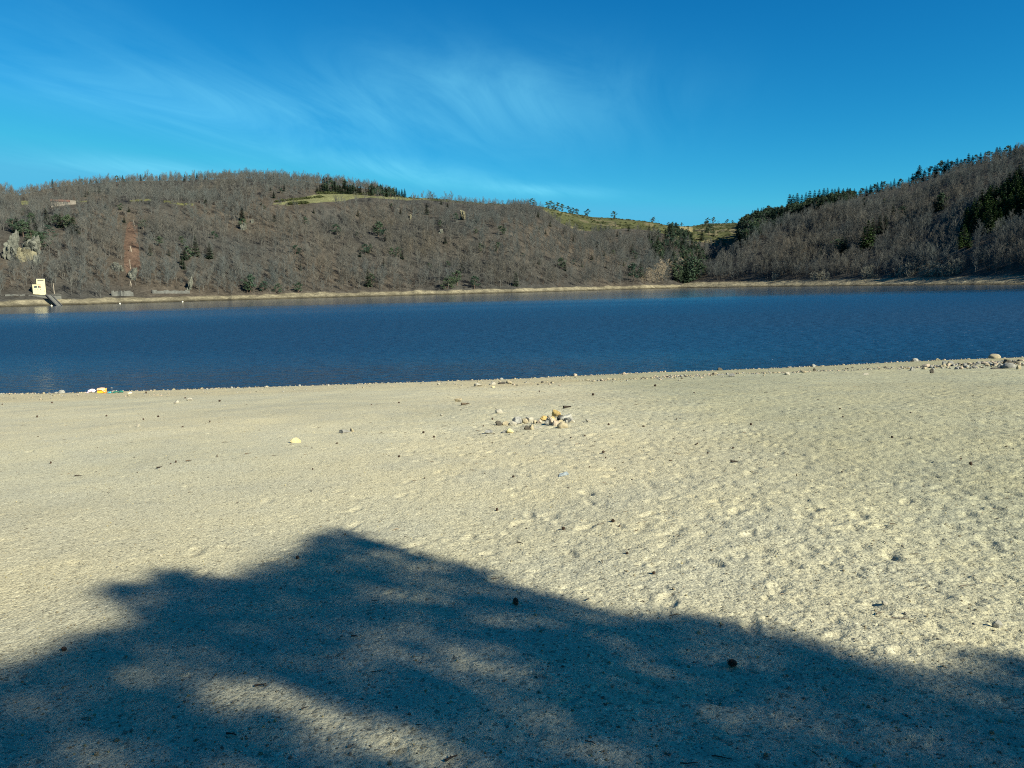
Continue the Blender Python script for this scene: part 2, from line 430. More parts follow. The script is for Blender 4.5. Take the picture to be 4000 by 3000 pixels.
# ridge lines are the ground's own: where wood stands on the skyline they sit below the treetops
LEFT = knots([(-2600, 700), (-1200, 790), (-300, 790), (0, 753), (59, 769), (108, 756), (172, 741), (217, 729), (316, 722), (429, 711), (542, 706), (723, 705),
              (904, 698), (995, 696), (1113, 700), (1226, 714), (1339, 725), (1452, 740), (1542, 764), (1579, 771), (1655, 774), (1723, 778),
              (1791, 786), (1904, 796), (2000, 799), (2060, 797), (2136, 811), (2190, 826), (2253, 837), (2316, 848), (2389, 852), (2475, 860),
              (2556, 870), (2606, 880), (2633, 884), (2701, 884), (2768, 872), (2836, 873), (2886, 872), (3100, 860), (3400, 850), (5000, 800)],
             [(-2600, 420), (0, 430), (1000, 485), (2000, 545), (2500, 655), (2800, 745), (3400, 800), (5000, 820)],
             [(-2600, 420), (0, 430), (900, 400), (1500, 380), (2000, 360), (2400, 420), (2700, 560), (3000, 640), (5000, 600)])
RIGHT = knots([(2560, 1112), (2640, 1104), (2700, 1082), (2760, 1046), (2800, 1010), (2850, 960), (2890, 900), (2918, 872), (2963, 858), (3010, 848), (3077, 836),
               (3154, 820), (3271, 790), (3343, 774), (3384, 766), (3452, 748), (3542, 730), (3588, 714), (3633, 700), (3678, 684), (3741, 662),
               (3827, 641), (3904, 622), (4000, 602), (4300, 545), (5000, 470), (7000, 400)],
              [(2560, 715), (2700, 690), (3000, 645), (3200, 600), (3400, 560), (3800, 490), (4100, 450), (4600, 400), (7000, 380)],
              [(2560, 30), (2700, 90), (2800, 190), (2900, 300), (3100, 360), (3500, 420), (4000, 460), (5000, 450), (7000, 400)])
STRIP_W, STRIP_H = 11.5, 3.4
def strip_h(H): return 5.2 if H is RIGHT else STRIP_H
def strip_w(H, az): return np.where(H is RIGHT, 34.0, STRIP_W) + 0 * az
def hill_pt(H, az, u):
    """point on a hill: u<0 under water, 0 the waterline, 1 the ridge, beyond 1 the far side"""
    ds = np.interp(az, H['sa'], H['sd']); dd = np.interp(az, H['da'], H['dd']); te = np.interp(az, H['ra'], H['rt'])
    jit = (3.0 * vn(az * 500, az * 0, 14, 6) + 1.5 * vn(az * 500, az * 0, 4, 5))
    r = ds + u * dd
    hr = CAM_Z + te * (ds + dd)
    d0 = r - ds
    zs = np.where(d0 < 0, 0.3 * d0, strip_h(H) * np.clip(d0 / strip_w(H, az), 0, 1))
    uu = np.clip((d0 - strip_w(H, az)) / np.maximum(dd - strip_w(H, az), 5), 0, 1)
    r = r + jit * (1 - smooth(0.0, 0.15, u))
    x, y = r * np.sin(az), r * np.cos(az)
    prof = uu + 0.13 * np.sin(np.pi * uu)
    z = zs + np.maximum(hr - strip_h(H), 0) * prof * (u > 0)
    env = np.sin(np.pi * np.clip(uu, 0, 1)) * np.clip(hr / 70, 0.1, 1.3)
    z = z + env * (5.5 * vn(x, y, 95, 31) + 2.8 * vn(x, y, 38, 32) + 1.0 * vn(x, y, 15, 33))
    z = z + 0.35 * vn(x, y, 5, 34) * np.clip(uu * 6, 0, 1) * (1 - smooth(.9, 1, uu)) + 0.25 * vn(x, y, 2.6, 35) * np.clip(d0 / 4, 0, 1) * (1 - np.clip(uu * 8, 0, 1))
    z = np.where(u > 1, hr - (u - 1) * dd * (0.05 + 0.12 * np.clip(u - 1, 0, 1)), z)
    return np.stack([x, y, z], -1)
def on_hill(px, py, which=None):
    """nearest hill point on the line of sight through a photo pixel"""
    az, te = azte(np.array([px], float), np.array([py], float))
    best = None
    for nm, H in (('R', RIGHT), ('L', LEFT)):
        if which and which != nm: continue
        if nm == 'R' and az[0] < H['ra'][0]: continue
        u = np.concatenate([np.linspace(0.0, 1.0, 1400)])
        P = hill_pt(H, np.full(u.shape, az[0]), u)
        r = np.hypot(P[:, 0], P[:, 1]); g = (P[:, 2] - CAM_Z) / r - te[0]
        i = int(np.argmax(g > 0)) if (g > 0).any() else int(np.argmax((P[:, 2] - CAM_Z) / r))
        if best is None or (g > 0).any() and not best[2]:
            best = (P[i], r[i], (g > 0).any())
        if best[2]: break
    return best[0], best[1]

MEADOW = [(1066, 797), (1150, 778), (1232, 760), (1345, 757), (1440, 764), (1560, 769), (1660, 774), (1700, 779), (1590, 783), (1450, 772), (1385, 775), (1335, 787), (1270, 789), (1200, 796), (1120, 801)]
TOPGRASS = [(1540, 760), (1660, 771), (1800, 784), (2000, 795), (2000, 806), (1800, 792), (1640, 780), (1540, 772)]
HEATH = [(2080, 792), (2180, 818), (2300, 843), (2480, 858), (2600, 878), (2700, 880), (2890, 868), (2895, 930), (2850, 965), (2800, 960), (2740, 945), (2660, 940), (2600, 915), (2540, 900), (2440, 892), (2330, 904), (2250, 900), (2190, 872), (2150, 840)]
FIELD = [(2608, 884), (2705, 887), (2708, 905), (2650, 903), (2618, 899)]
CLEAR = [(492, 900), (500, 870), (520, 866), (538, 885), (541, 960), (548, 1040), (536, 1085), (500, 1085), (486, 1040), (484, 960)]
TERR = [[(506, 782), (590, 777), (590, 784), (508, 788)], [(650, 792), (760, 794), (755, 802), (700, 801)], [(285, 786), (340, 784), (340, 789), (288, 790)], [(82, 784), (112, 784), (112, 800), (84, 801)], [(640, 783), (675, 783), (675, 790), (640, 790)]]
def hill_zones(P):
    px, py, _ = project(P)
    z = dict(meadow=inpoly(px, py, MEADOW), top=inpoly(px, py, TOPGRASS), heath=inpoly(px, py, HEATH), field=inpoly(px, py, FIELD),
             clear=inpoly(px, py, CLEAR), terr=np.zeros(px.shape, bool))
    for p in TERR: z['terr'] |= inpoly(px, py, p)
    return z, px, py
def build_hill(name, H, a0, a1, na, full):
    az = np.linspace(a0, a1, na)
    us = np.concatenate([[-0.25, -0.05], np.linspace(0, 0.05, 26), np.linspace(0.053, 1.0, full), [1.02, 1.06, 1.15, 1.4, 2.0]])
    A, U = np.meshgrid(az, us)
    P = hill_pt(H, A, U)
    zs, px, py = hill_zones(P)
    ds = np.interp(A, H['sa'], H['sd']); dd = np.interp(A, H['da'], H['dd'])
    d0 = U * dd
    x, y = P[..., 0], P[..., 1]
    n1 = vn(x, y, 45, 41)[..., None]; n2 = vn(x, y, 11, 42)[..., None]
    c = np.array([0.056, 0.050, 0.040]) * (1 + 0.18 * n1 + 0.18 * n2) * (1 + n1 * np.array([0.10, 0, -0.10]))
    def put(mk, rgb, v=0.15):
        nonlocal c
        c = np.where(mk[..., None], np.array(rgb) * (1 + v * n2 + v * n1), c)
    put(zs['terr'], (0.135, 0.135, 0.055)); put(zs['clear'], (0.088, 0.058, 0.040), 0.3)
    put(zs['heath'] | zs['top'], (0.062, 0.066, 0.026), 0.22)
    hb = zs['heath'] & (vn(x, y, 18, 44) > 0.42); put(hb, (0.12, 0.105, 0.055))
    put(zs['meadow'], (0.125, 0.126, 0.058), 0.08); put(zs['field'], (0.20, 0.17, 0.08), 0.06)
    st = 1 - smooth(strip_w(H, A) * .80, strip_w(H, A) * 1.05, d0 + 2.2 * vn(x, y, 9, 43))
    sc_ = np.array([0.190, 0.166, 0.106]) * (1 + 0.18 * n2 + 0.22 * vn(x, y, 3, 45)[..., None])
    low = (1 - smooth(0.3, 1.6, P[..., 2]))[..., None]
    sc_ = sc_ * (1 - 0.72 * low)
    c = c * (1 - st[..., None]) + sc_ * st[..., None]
    k = np.arange(P.shape[0] * P.shape[1]).reshape(P.shape[:2])
    q = np.stack([k[:-1, :-1], k[:-1, 1:], k[1:, 1:], k[1:, :-1]], -1).reshape(-1, 4)
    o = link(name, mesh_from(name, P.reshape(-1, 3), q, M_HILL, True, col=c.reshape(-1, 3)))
    return tag(o, kind='structure')
_aL = azte([-2500, 3350], [1100, 1100])[0]; _aR = azte([2562, 6500], [1100, 1100])[0]
hill_l = build_hill('hill', LEFT, _aL[0], _aL[1], 1500, 190)
hill_r = build_hill('hill', RIGHT, _aR[0], _aR[1], 900, 150)

# ------------------------------------------------------------------ tree shapes
class MB:
    """collects tubes, blades and faces for one mesh"""
    def __init__(s): s.V = []; s.F = []; s.M = []
    def add(s, V, F, m=0):
        o = len(s.V); s.V.extend([tuple(v) for v in V]); s.F.extend([tuple(i + o for i in f) for f in F]); s.M.extend([m] * len(F))
    def tube(s, pts, rad, n=3, m=0, cap=True):
        o = len(s.V); pts = [np.asarray(p, float) for p in pts]
        for i, p in enumerate(pts):
            d = pts[min(i + 1, len(pts) - 1)] - pts[max(i - 1, 0)]
            d = d / (np.linalg.norm(d) + 1e-9)
            a = np.cross(d, (0, 0, 1) if abs(d[2]) < .9 else (1, 0, 0)); a /= np.linalg.norm(a); b = np.cross(d, a)
            r = rad[i]
            for k in range(n):
                t = 2 * math.pi * k / n
                s.V.append(tuple(p + r * (math.cos(t) * a + math.sin(t) * b)))
        for i in range(len(pts) - 1):
            for k in range(n):
                q = (k + 1) % n
                s.F.append((o + i * n + k, o + i * n + q, o + (i + 1) * n + q, o + (i + 1) * n + k)); s.M.append(m)
        if cap:
            s.F.append(tuple(o + (len(pts) - 1) * n + k for k in range(n))); s.M.append(m)
            s.F.append(tuple(o + n - 1 - k for k in range(n))); s.M.append(m)
    def blade(s, p, d, up, L, w, m=0):
        """a small leaf-like lozenge"""
        p = np.asarray(p); d = d / (np.linalg.norm(d) + 1e-9); sd = np.cross(d, up); sd /= (np.linalg.norm(sd) + 1e-9)
        s.add([p, p + d * L * .45 + sd * w, p + d * L, p + d * L * .45 - sd * w], [(0, 1, 2, 3)], m)
    def mesh(s, name, mats, sm=False): return mesh_from(name, s.V, s.F, mats, sm, s.M)
def unit(r=random): 
    v = np.array([r.gauss(0, 1) for _ in range(3)]); return v / np.linalg.norm(v)

def bare_tree(name, m, h=10.5, spread=1.0, seed=1, n_limb=13, twig_r=0.020, stems=1, base=.28, trunk=None):
    r = random.Random(seed); b = MB()
    def grow(p, d, L, rad, lev):
        d = d / np.linalg.norm(d); q = p; pts = [p]; k = 3 if lev < 2 else 2
        for i in range(k):
            d = d + unit(r) * .17 + np.array([0, 0, .10]); d /= np.linalg.norm(d); q = q + d * L / k; pts.append(q)
        rr = [rad * (1 - .72 * i / k) for i in range(k + 1)]
        b.tube(pts, rr, 3, 0, False)
        if lev >= 3: return
        n = (0, 6, 6)[lev]
        for i in range(n):
            t = r.uniform(.25, 1.0); f = t * k; j = min(int(f), k - 1); s = pts[j] + (pts[j + 1] - pts[j]) * (f - j)
            nd_ = d * .8 + unit(r) * .75 + np.array([0, 0, .25])
            grow(s, nd_, L * r.uniform(.38, .62), max(rad * .45, twig_r), lev + 1)
    for st in range(stems):
        p = np.array([r.gauss(0, .12), r.gauss(0, .12), -.8]) * (1 if stems > 1 else 1); d = np.array([r.gauss(0, .03 + .25 * (stems > 1)), r.gauss(0, .03 + .25 * (stems > 1)), 1.0])
        pts = [p]; n = 6
        for i in range(n):
            d = d + unit(r) * .07; d[2] = max(d[2], .6); d /= np.linalg.norm(d); p = p + d * (h * .93 + .8) / n; pts.append(p)
        R0 = .016 * h / math.sqrt(stems)
        b.tube(pts, [R0 * (1 - .85 * i / n) for i in range(n + 1)], 4, 1 if trunk else 0, False)
        for i in range(max(3, n_limb // stems)):
            t = base + (1 - base) * (i + r.random()) / max(3, n_limb // stems)
            f = t * n; j = min(int(f), n - 1); s = pts[j] + (pts[j + 1] - pts[j]) * (f - j)
            a = r.uniform(0, 6.283); up = .55 + .8 * t
            grow(s, np.array([math.cos(a) * spread, math.sin(a) * spread, up]), h * (.42 - .24 * t) * r.uniform(.8, 1.15), R0 * .5 * (1.1 - .6 * t), 1)
    return b.mesh(name, [m, trunk] if trunk else [m])

def spruce_parts(name, h, seed, m_leaf, wid=.17, lay=22, dense=1.0):
    r = random.Random(seed); t = MB(); c = MB()
    t.tube([(0, 0, -.8), (0, 0, h * .5), (0, 0, h * .97)], [.014 * h, .009 * h, .002 * h], 5)
    for i in range(lay):
        f = .07 + .91 * (i + r.random() * .5) / lay
        R0 = h * wid * (1 - f) ** .75 * r.uniform(.75, 1.15) + .05 * h * (1 - f)
        n = int(9 * dense + 2)
        for k in range(n):
            a = 6.283 * (k + r.random()) / n; L = R0 * r.uniform(.6, 1.15)
            d = np.array([math.cos(a), math.sin(a), -.16 + .5 * f]); p0 = np.array([0, 0, h * f])
            for q in range(4):
                u = (q + .6) / 4
                s = p0 + d * L * u + np.array([0, 0, -.10 * L * u * u])
                for sgn in (-1, 1):
                    dd = d + sgn * np.array([-d[1], d[0], 0]) * r.uniform(.3, .9) + np.array([0, 0, r.uniform(-.35, .25)])
                    c.blade(s, dd, np.array([r.gauss(0, .4), r.gauss(0, .4), 1]), h * (.028 + .052 * (1 - f)) * r.uniform(.7, 1.2), h * (.012 + .016 * (1 - f)) * r.uniform(.8, 1.3))
    for k in range(5): c.blade((0, 0, h * .93), np.array([r.gauss(0, .2), r.gauss(0, .2), 1]), unit(r), h * .08, h * .012)
    return t.mesh(name + '_trunk', [M_BARK]), c.mesh(name + '_crown', [m_leaf])

def scots_parts(name, h, seed, m_leaf, wide=.26, bare=.35):
    """a round-headed pine: bent trunk, limbs and separate clumps of needles"""
    r = random.Random(seed); t = MB(); c = MB()
    p = np.array([0, 0, -.8]); d = np.array([r.gauss(0, .05), r.gauss(0, .05), 1]); pts = [p]
    for i in range(5):
        d = d + unit(r) * .07; d /= np.linalg.norm(d); p = p + d * (h * .92 + .8) / 5; pts.append(p)
    t.tube(pts, [h * .020 * (1 - .8 * i / 5) for i in range(6)], 5)
    for i in range(17):
        f = bare + (1 - bare) * (i + r.random()) / 17; g = f * 5; j = min(int(g), 4); s = pts[j] + (pts[j + 1] - pts[j]) * (g - j)
        a = r.uniform(0, 6.283); prof = math.sin(math.pi * min(1, .22 + .80 * (f - bare) / (1 - bare))) ** .7
        L = h * wide * prof * r.uniform(.5, 1.15)
        e = s + np.array([math.cos(a) * L, math.sin(a) * L, L * r.uniform(.05, .45)])
        t.tube([s, (s + e) / 2 + unit(r) * .1, e], [h * .007, h * .005, h * .002], 3)
        for w in range(2):
            ce = e + unit(r) * h * .03 - (e - s) * .33 * w; cr = h * r.uniform(.08, .125)
            for k in range(34):
                v = unit(r) * cr * r.random() ** .4; v[2] *= .62
                c.blade(ce + v, unit(r) + np.array([0, 0, .5]), unit(r), h * .055 * r.uniform(.7, 1.3), h * .015 * r.uniform(.8, 1.3))
    return t.mesh(name + '_trunk', [M_BARK]), c.mesh(name + '_crown', [m_leaf])

SPRUCE = [spruce_parts('spruce', 10, 10 + i, M_NEEDLE, w) for i, w in enumerate((.23, .19, .27, .22))]
SPRUCE_G = [spruce_parts('green_spruce', 10, 30 + i, M_GREENN, w) for i, w in enumerate((.21, .25))]
PINE = [scots_parts('pine', 10, 50 + i, M_NEEDLE, w, b) for i, (w, b) in enumerate(((.29, .26), (.36, .18), (.28, .32), (.42, .10), (.36, .04)))]

# ------------------------------------------------------------------ stuff: many copies of a few shapes, one object each
def stuff(name, P, scl, rot, variants, label):
    P = np.asarray(P, float); n = len(P)
    me = bpy.data.meshes.new(name); me.vertices.add(n); me.vertices.foreach_set('co', P.astype(np.float32).ravel())
    for nm, tp, dat in (('scl', 'FLOAT', scl), ('rot', 'FLOAT', rot), ('pick', 'INT', rng.integers(0, len(variants), n))):
        a = me.attributes.new(nm, tp, 'POINT'); a.data.foreach_set('value', np.asarray(dat, np.float32 if tp == 'FLOAT' else np.int32))
    c = bpy.data.collections.new(name + '_shapes')
    for i, v in enumerate(variants): c.objects.link(bpy.data.objects.new('%s_shape_%02d' % (name, i), v))
    g = bpy.data.node_groups.new(name, 'GeometryNodeTree')
    g.interface.new_socket('Geometry', in_out='INPUT', socket_type='NodeSocketGeometry'); g.interface.new_socket('Geometry', in_out='OUTPUT', socket_type='NodeSocketGeometry')
    gi = g.nodes.new('NodeGroupInput'); go = g.nodes.new('NodeGroupOutput')
    ip = g.nodes.new('GeometryNodeInstanceOnPoints'); ci = g.nodes.new('GeometryNodeCollectionInfo')
    ci.inputs['Collection'].default_value = c; ci.inputs['Separate Children'].default_value = True; ci.inputs['Reset Children'].default_value = True
    def at(nm, tp):
        a = g.nodes.new('GeometryNodeInputNamedAttribute'); a.data_type = tp; a.inputs['Name'].default_value = nm; return a.outputs['Attribute']
    ip.inputs['Pick Instance'].default_value = True
    cx = g.nodes.new('ShaderNodeCombineXYZ'); g.links.new(at('rot', 'FLOAT'), cx.inputs[2])
    er = g.nodes.new('FunctionNodeEulerToRotation'); g.links.new(cx.outputs[0], er.inputs[0])
    g.links.new(gi.outputs[0], ip.inputs['Points']); g.links.new(ci.outputs[0], ip.inputs['Instance'])
    g.links.new(at('pick', 'INT'), ip.inputs['Instance Index']); g.links.new(er.outputs[0], ip.inputs['Rotation']); g.links.new(at('scl', 'FLOAT'), ip.inputs['Scale'])
    g.links.new(ip.outputs[0], go.inputs[0])
    o = link(name, me); md = o.modifiers.new('scatter', 'NODES'); md.node_group = g
    return tag(o, label, None, None, 'stuff')

BARE = [bare_tree('bare_tree_shape', M_TWIG, 10.5 * s, w, 100 + i, n, .020, trunk=M_TRUNK) for i, (s, w, n) in enumerate(((1, 1, 13), (1.1, .8, 14), (.9, 1.15, 12), (1.0, .9, 15), (1.15, .7, 13), (.85, 1.2, 12)))]
SHRUB = [bare_tree('bare_shrub_shape', M_SHRUB, 2.8, 1.5, 130 + i, 16, .016, 4, .1) for i in range(3)]
def heath_bush(i):
    r = random.Random(700 + i); b = MB()
    for k in range(110):
        v = unit(r) * r.random() ** .4; v = np.array([v[0] * 1.0, v[1] * 1.0, abs(v[2]) * .75])
        b.blade(v, unit(r) + np.array([0, 0, .6]), unit(r), .34 * r.uniform(.6, 1.3), .10)
    return b.mesh('heath_bush_shape', [M_HEATH])
HEATHB = [heath_bush(i) for i in range(3)]

def surf_points(H, a0, a1, spacing):
    """evenly scattered points over a hillside, by area"""
    out = []
    na = 3000
    az = np.linspace(a0, a1, na); ds = np.interp(az, H['sa'], H['sd']); dd = np.interp(az, H['da'], H['dd'])
    area = (a1 - a0) * np.mean((ds + dd / 2) * dd)
    n = int(area / spacing ** 2)
    A = rng.uniform(a0, a1, n * 2)
    d_s = np.interp(A, H['sa'], H['sd']); d_d = np.interp(A, H['da'], H['dd'])
    U = rng.random(n * 2) * 1.12
    keep = rng.random(n * 2) < (d_s + U * d_d) * d_d / np.max((ds + dd) * dd)
    A, U, d_d = A[keep], U[keep], d_d[keep]
    k = U * d_d > strip_w(H, A) + (3 if H is RIGHT else 0)
    return hill_pt(H, A[k], U[k]), A[k], U[k]
CONIFER_WOOD = [[(2560, 925), (2640, 905), (2700, 935), (2760, 985), (2765, 1040), (2730, 1090), (2640, 1108), (2620, 1040), (2550, 1010), (2530, 960)],      # the valley
                [(3070, 842), (3100, 800), (3180, 790), (3270, 770), (3340, 772), (3335, 785), (3270, 810), (3180, 826), (3110, 850)],                 # block on the right skyline
                [(3745, 912), (3800, 850), (3870, 795), (3930, 745), (4010, 700), (4150, 640), (4150, 780), (4010, 842), (3930, 872), (3870, 908), (3800, 930)],                                # plantation band
                [(2880, 950), (2885, 890), (2935, 850), (3000, 838), (3080, 850), (3060, 880), (2990, 905), (2920, 945), (2890, 975)],
                [(1230, 745), (1260, 722), (1340, 735), (1452, 748), (1545, 768), (1540, 775), (1440, 762), (1350, 755), (1240, 757)]]
def in_any(px, py, polys):
    m = np.zeros(px.shape, bool)
    for p in polys: m |= inpoly(px, py, p)
    return m
# ------------------------------------------------------------------ conifers that stand out singly
# (x, y of the foot, height) in enlargements of the photograph; Z gives origin and scale of each enlargement
ZV = {1: (0, 600, 2.212), 2: (1000, 600, 2.212), 3: (2000, 650, 2.212), 4: (3000, 550, 2.212)}
SETS = [
 # zoom, hill, kinds, group, label ending, list
 (1, 'L', 'ps', 'conifers above the pale crag', 'in the dark cluster above the pale left crag',
  [(150,700,110),(110,690,90),(200,720,105),(265,610,66),(200,525,32),(250,700,80),(320,720,95),(350,840,120),(300,790,95),(385,800,88),(440,720,68),(405,620,105),(490,630,76),(525,640,88),(600,670,105),(640,690,112),(570,650,76)]),
 (1, 'L', 'sp', 'small conifers around the orange clearing', 'around the top of the orange clearing',
  [(1075,595,30),(1240,655,58),(1045,485,33),(1115,505,28),(915,468,18)]),
 (1, 'L', 'sp', 'conifers right of the orange clearing', 'among bare trees right of the orange clearing',
  [(1380,800,58),(1300,880,56),(1580,800,58),(1600,920,76),(1640,910,86),(1695,890,140),(1570,960,66),(1590,1000,56),(1815,910,105),(1460,880,32),(1840,740,46)]),
 (1, 'L', 'sp', 'conifers beside the two small outcrops', 'near the two small pale outcrops',
  [(2095,580,86),(2112,650,66)]),
 (1, 'L', 'p', 'pines along the left half of the far shore', 'low on the left half of the far shore',
  [(2135,1205,72),(2165,1200,125),(2212+60,1200,78),(2212+180,1205,58),(2212+370,1205,66)]),
 (1, 'L', 'sp', 'conifers on the left skyline', 'breaking the left skyline',
  [(455,268,30),(720,246,15),(780,242,14),(835,238,14),(1015,218,17),(1060,214,13),(1215,212,20),(1250,212,14),(1380,212,15),(1595,210,22),(1640,208,14),(1703,205,26),(1770,206,16)]),
 (1, 'L', 'sp', 'conifers below the left skyline', 'scattered in the wood just below the left skyline',
  [(830,332,30),(858,336,36),(740,372,34),(770,357,22),(1075,252,20),(1590,240,22),(1795,244,22),(1775,440,30),(1290,435,18)]),
 (2, 'L', 's', 'spruces beside the green meadow', 'in the row behind the green meadow',
  [(530+22*i, 338+0.9*i, 46+13*((i*7)%5)/4) for i in range(18)]+[(950+24*i, 352+1.6*i, 44+14*((i*5)%4)/3) for i in range(15)]),
 (2, 'L', 'sp', 'conifers left of the green meadow', 'in the bare wood left of the green meadow',
  [(155,385,40),(210,345,30),(245,325,40),(125,320,22),(72,485,22),(46,447,18),(305,225,20),(375,228,22)]),
 (2, 'L', 'sp', 'conifers on the upper middle slope', 'high on the bare slope below the meadow',
  [(1475,530,85),(1250,520,30),(882,545,42),(158,590,44),(430,612,50),(500,515,24),(1170,462,20),(1655,463,24),(1600,440,24),(1570,415,22)]),
 (2, 'L', 'ps', 'conifers on the middle slope', 'over the middle of the bare slope',
  [(705,700,78),(1060,720,112),(1100,750,78),(1042,650,58),(900,892,58),(950,872,78),(985,860,58),(1170,890,58),(1222,892,68),(1265,912,48),(872,712,24),(337,872,58),(387,1010,40),(1105,970,46),(1635,782,48),(1600,640,48),(1950,852,58),(1970,812,38),(2087,852,68),(2120,702,58),(2142,662,38),(1500,1000,38),(1660,980,38),(1780,1010,46),(1900,692,28),(1730,590,58)]),
 (2, 'L', 'sp', 'conifers low on the middle slope', 'low on the middle slope near the shore',
  [(970,1150,125),(1000,1130,78)]),
 (2, 'L', 'p', 'pines at the middle of the far shore', 'in the clump at the middle of the far shore',
  [(1650,1170,100),(1700,1160,78),(1742,1140,115),(1885,1170,100)]),
 (3, 'L', 'p', 'lone pines on the bare skyline', 'standing alone on the bare green skyline',
  [(172,318,30),(305,362,44),(340,360,50),(393,370,45),(442,388,50),(490,400,46),(527,408,40),(557,412,36),(652,428,48),(880,445,46),(1215,485,35),(1350,508,18),(1385,510,22),(1470,514,20),(1690,488,34),(1735,490,40),(1858,494,28),(1905,492,20)]),
 (3, 'L', 'sp', 'small conifers on the slope below the green ridge', 'on the slope below the green ridge',
  [(330,520,38),(290,585,22),(225,440,38),(240,550,18),(530,660,46),(100,785,25),(235,850,38),(430,890,86),(457,900,58),(540,850,38),(600,870,38),(690,810,46),(735,700,28),(795,775,38),(875,762,30),(815,880,38),(910,610,38),(1055,800,56),(1040,740,58),(965,860,36),(1185,570,58),(1000,830,28),(1010,560,46),(35,1035,100)]),
 (3, 'L', 'ps', 'big conifers at the mouth of the valley', 'at the valley mouth where the two hills meet',
  [(1050,1000,145),(1112,960,115),(1500,1012,180),(1442,1000,130),(1400,940,86),(1562,1000,200),(1620,1002,150),(1680,560,70),(1700,600,90),(1740,610,60),(1640,640,70)]),
 (4, 'R', 's', 'tall spruces on the right skyline', 'in the tall block on the right skyline',
  [(185,625,135),(215,615,120),(250,612,130),(290,605,115),(325,600,125),(358,590,130),(400,575,120),(440,560,112),(480,545,105),(512,535,100),(550,525,85),(575,520,80),(607,520,95),(640,510,60),(685,500,66),(720,495,42),(760,490,34)]),
 (4, 'R', 'sp', 'conifers up the right ridge', 'in the line climbing the right ridge',
  [(800,470,46),(822,462,42),(850,450,40),(885,438,42),(915,430,42),(945,420,44),(980,412,46),(1005,405,38),(1060,400,34),(1090,395,50),(1135,385,42),(1215,365,36),(1245,352,44),(1275,345,60),(1305,340,100),(1350,320,50),(1400,305,62),(1440,290,56),(1460,280,54),(1500,272,74),(1525,265,64),(1550,262,78),(1580,258,62),(1630,248,78),(1665,230,52),(1690,218,44),(1730,200,64),(1765,190,42),(1800,184,46),(1835,175,50),(1875,160,42),(1920,148,40),(1975,132,50),(2000,124,46),(2055,112,46),(2090,104,38),(2135,94,34)]),
 (4, 'R', 'sp', 'conifers on the right hillside', 'among the bare trees of the right hillside',
  [(1480,600,112),(1500,592,105),(1440,612,80),(1165,652,64),(1080,642,60),(640,972,110),(622,962,92),(670,952,92),(960,800,120),(1012,782,110),(830,562,50),(1000,540,26),(450,990,60),(900,860,150)]),
 (4, 'R', 'g', 'bright green conifers low on the right hillside', 'bright green, low on the right hillside',
  [(860,940,200),(825,935,150),(1690,905,135),(1735,925,92),(1655,932,100)]),
]
SITES = []                                    # where each stands, and the patch of the photo it shows in
for si, (zi, hill, kinds, group, tail, L) in enumerate(SETS):
    ox, oy, sc_ = ZV[zi]
    for i, (x, y, hh) in enumerate(sorted(L)):
        px, py = ox + x / sc_, oy + y / sc_
        P, r = on_hill(px, py, hill); _, pyg, _ = project(P)
        hp_ = max(hh / sc_, float(pyg) - (py - hh / sc_)) * (1.0 if 'left skyline' in tail or 'behind the meadow' in tail or 'right ridge' in tail else 1.15 if hh < 75 else 1.06)
        SITES.append((si, i, P, r, hp_, px, float(pyg), hh / sc_))
SITE_R = np.array([(q[5], q[6] - q[7], q[6], q[7] * .30 + 4, q[3]) for q in SITES])

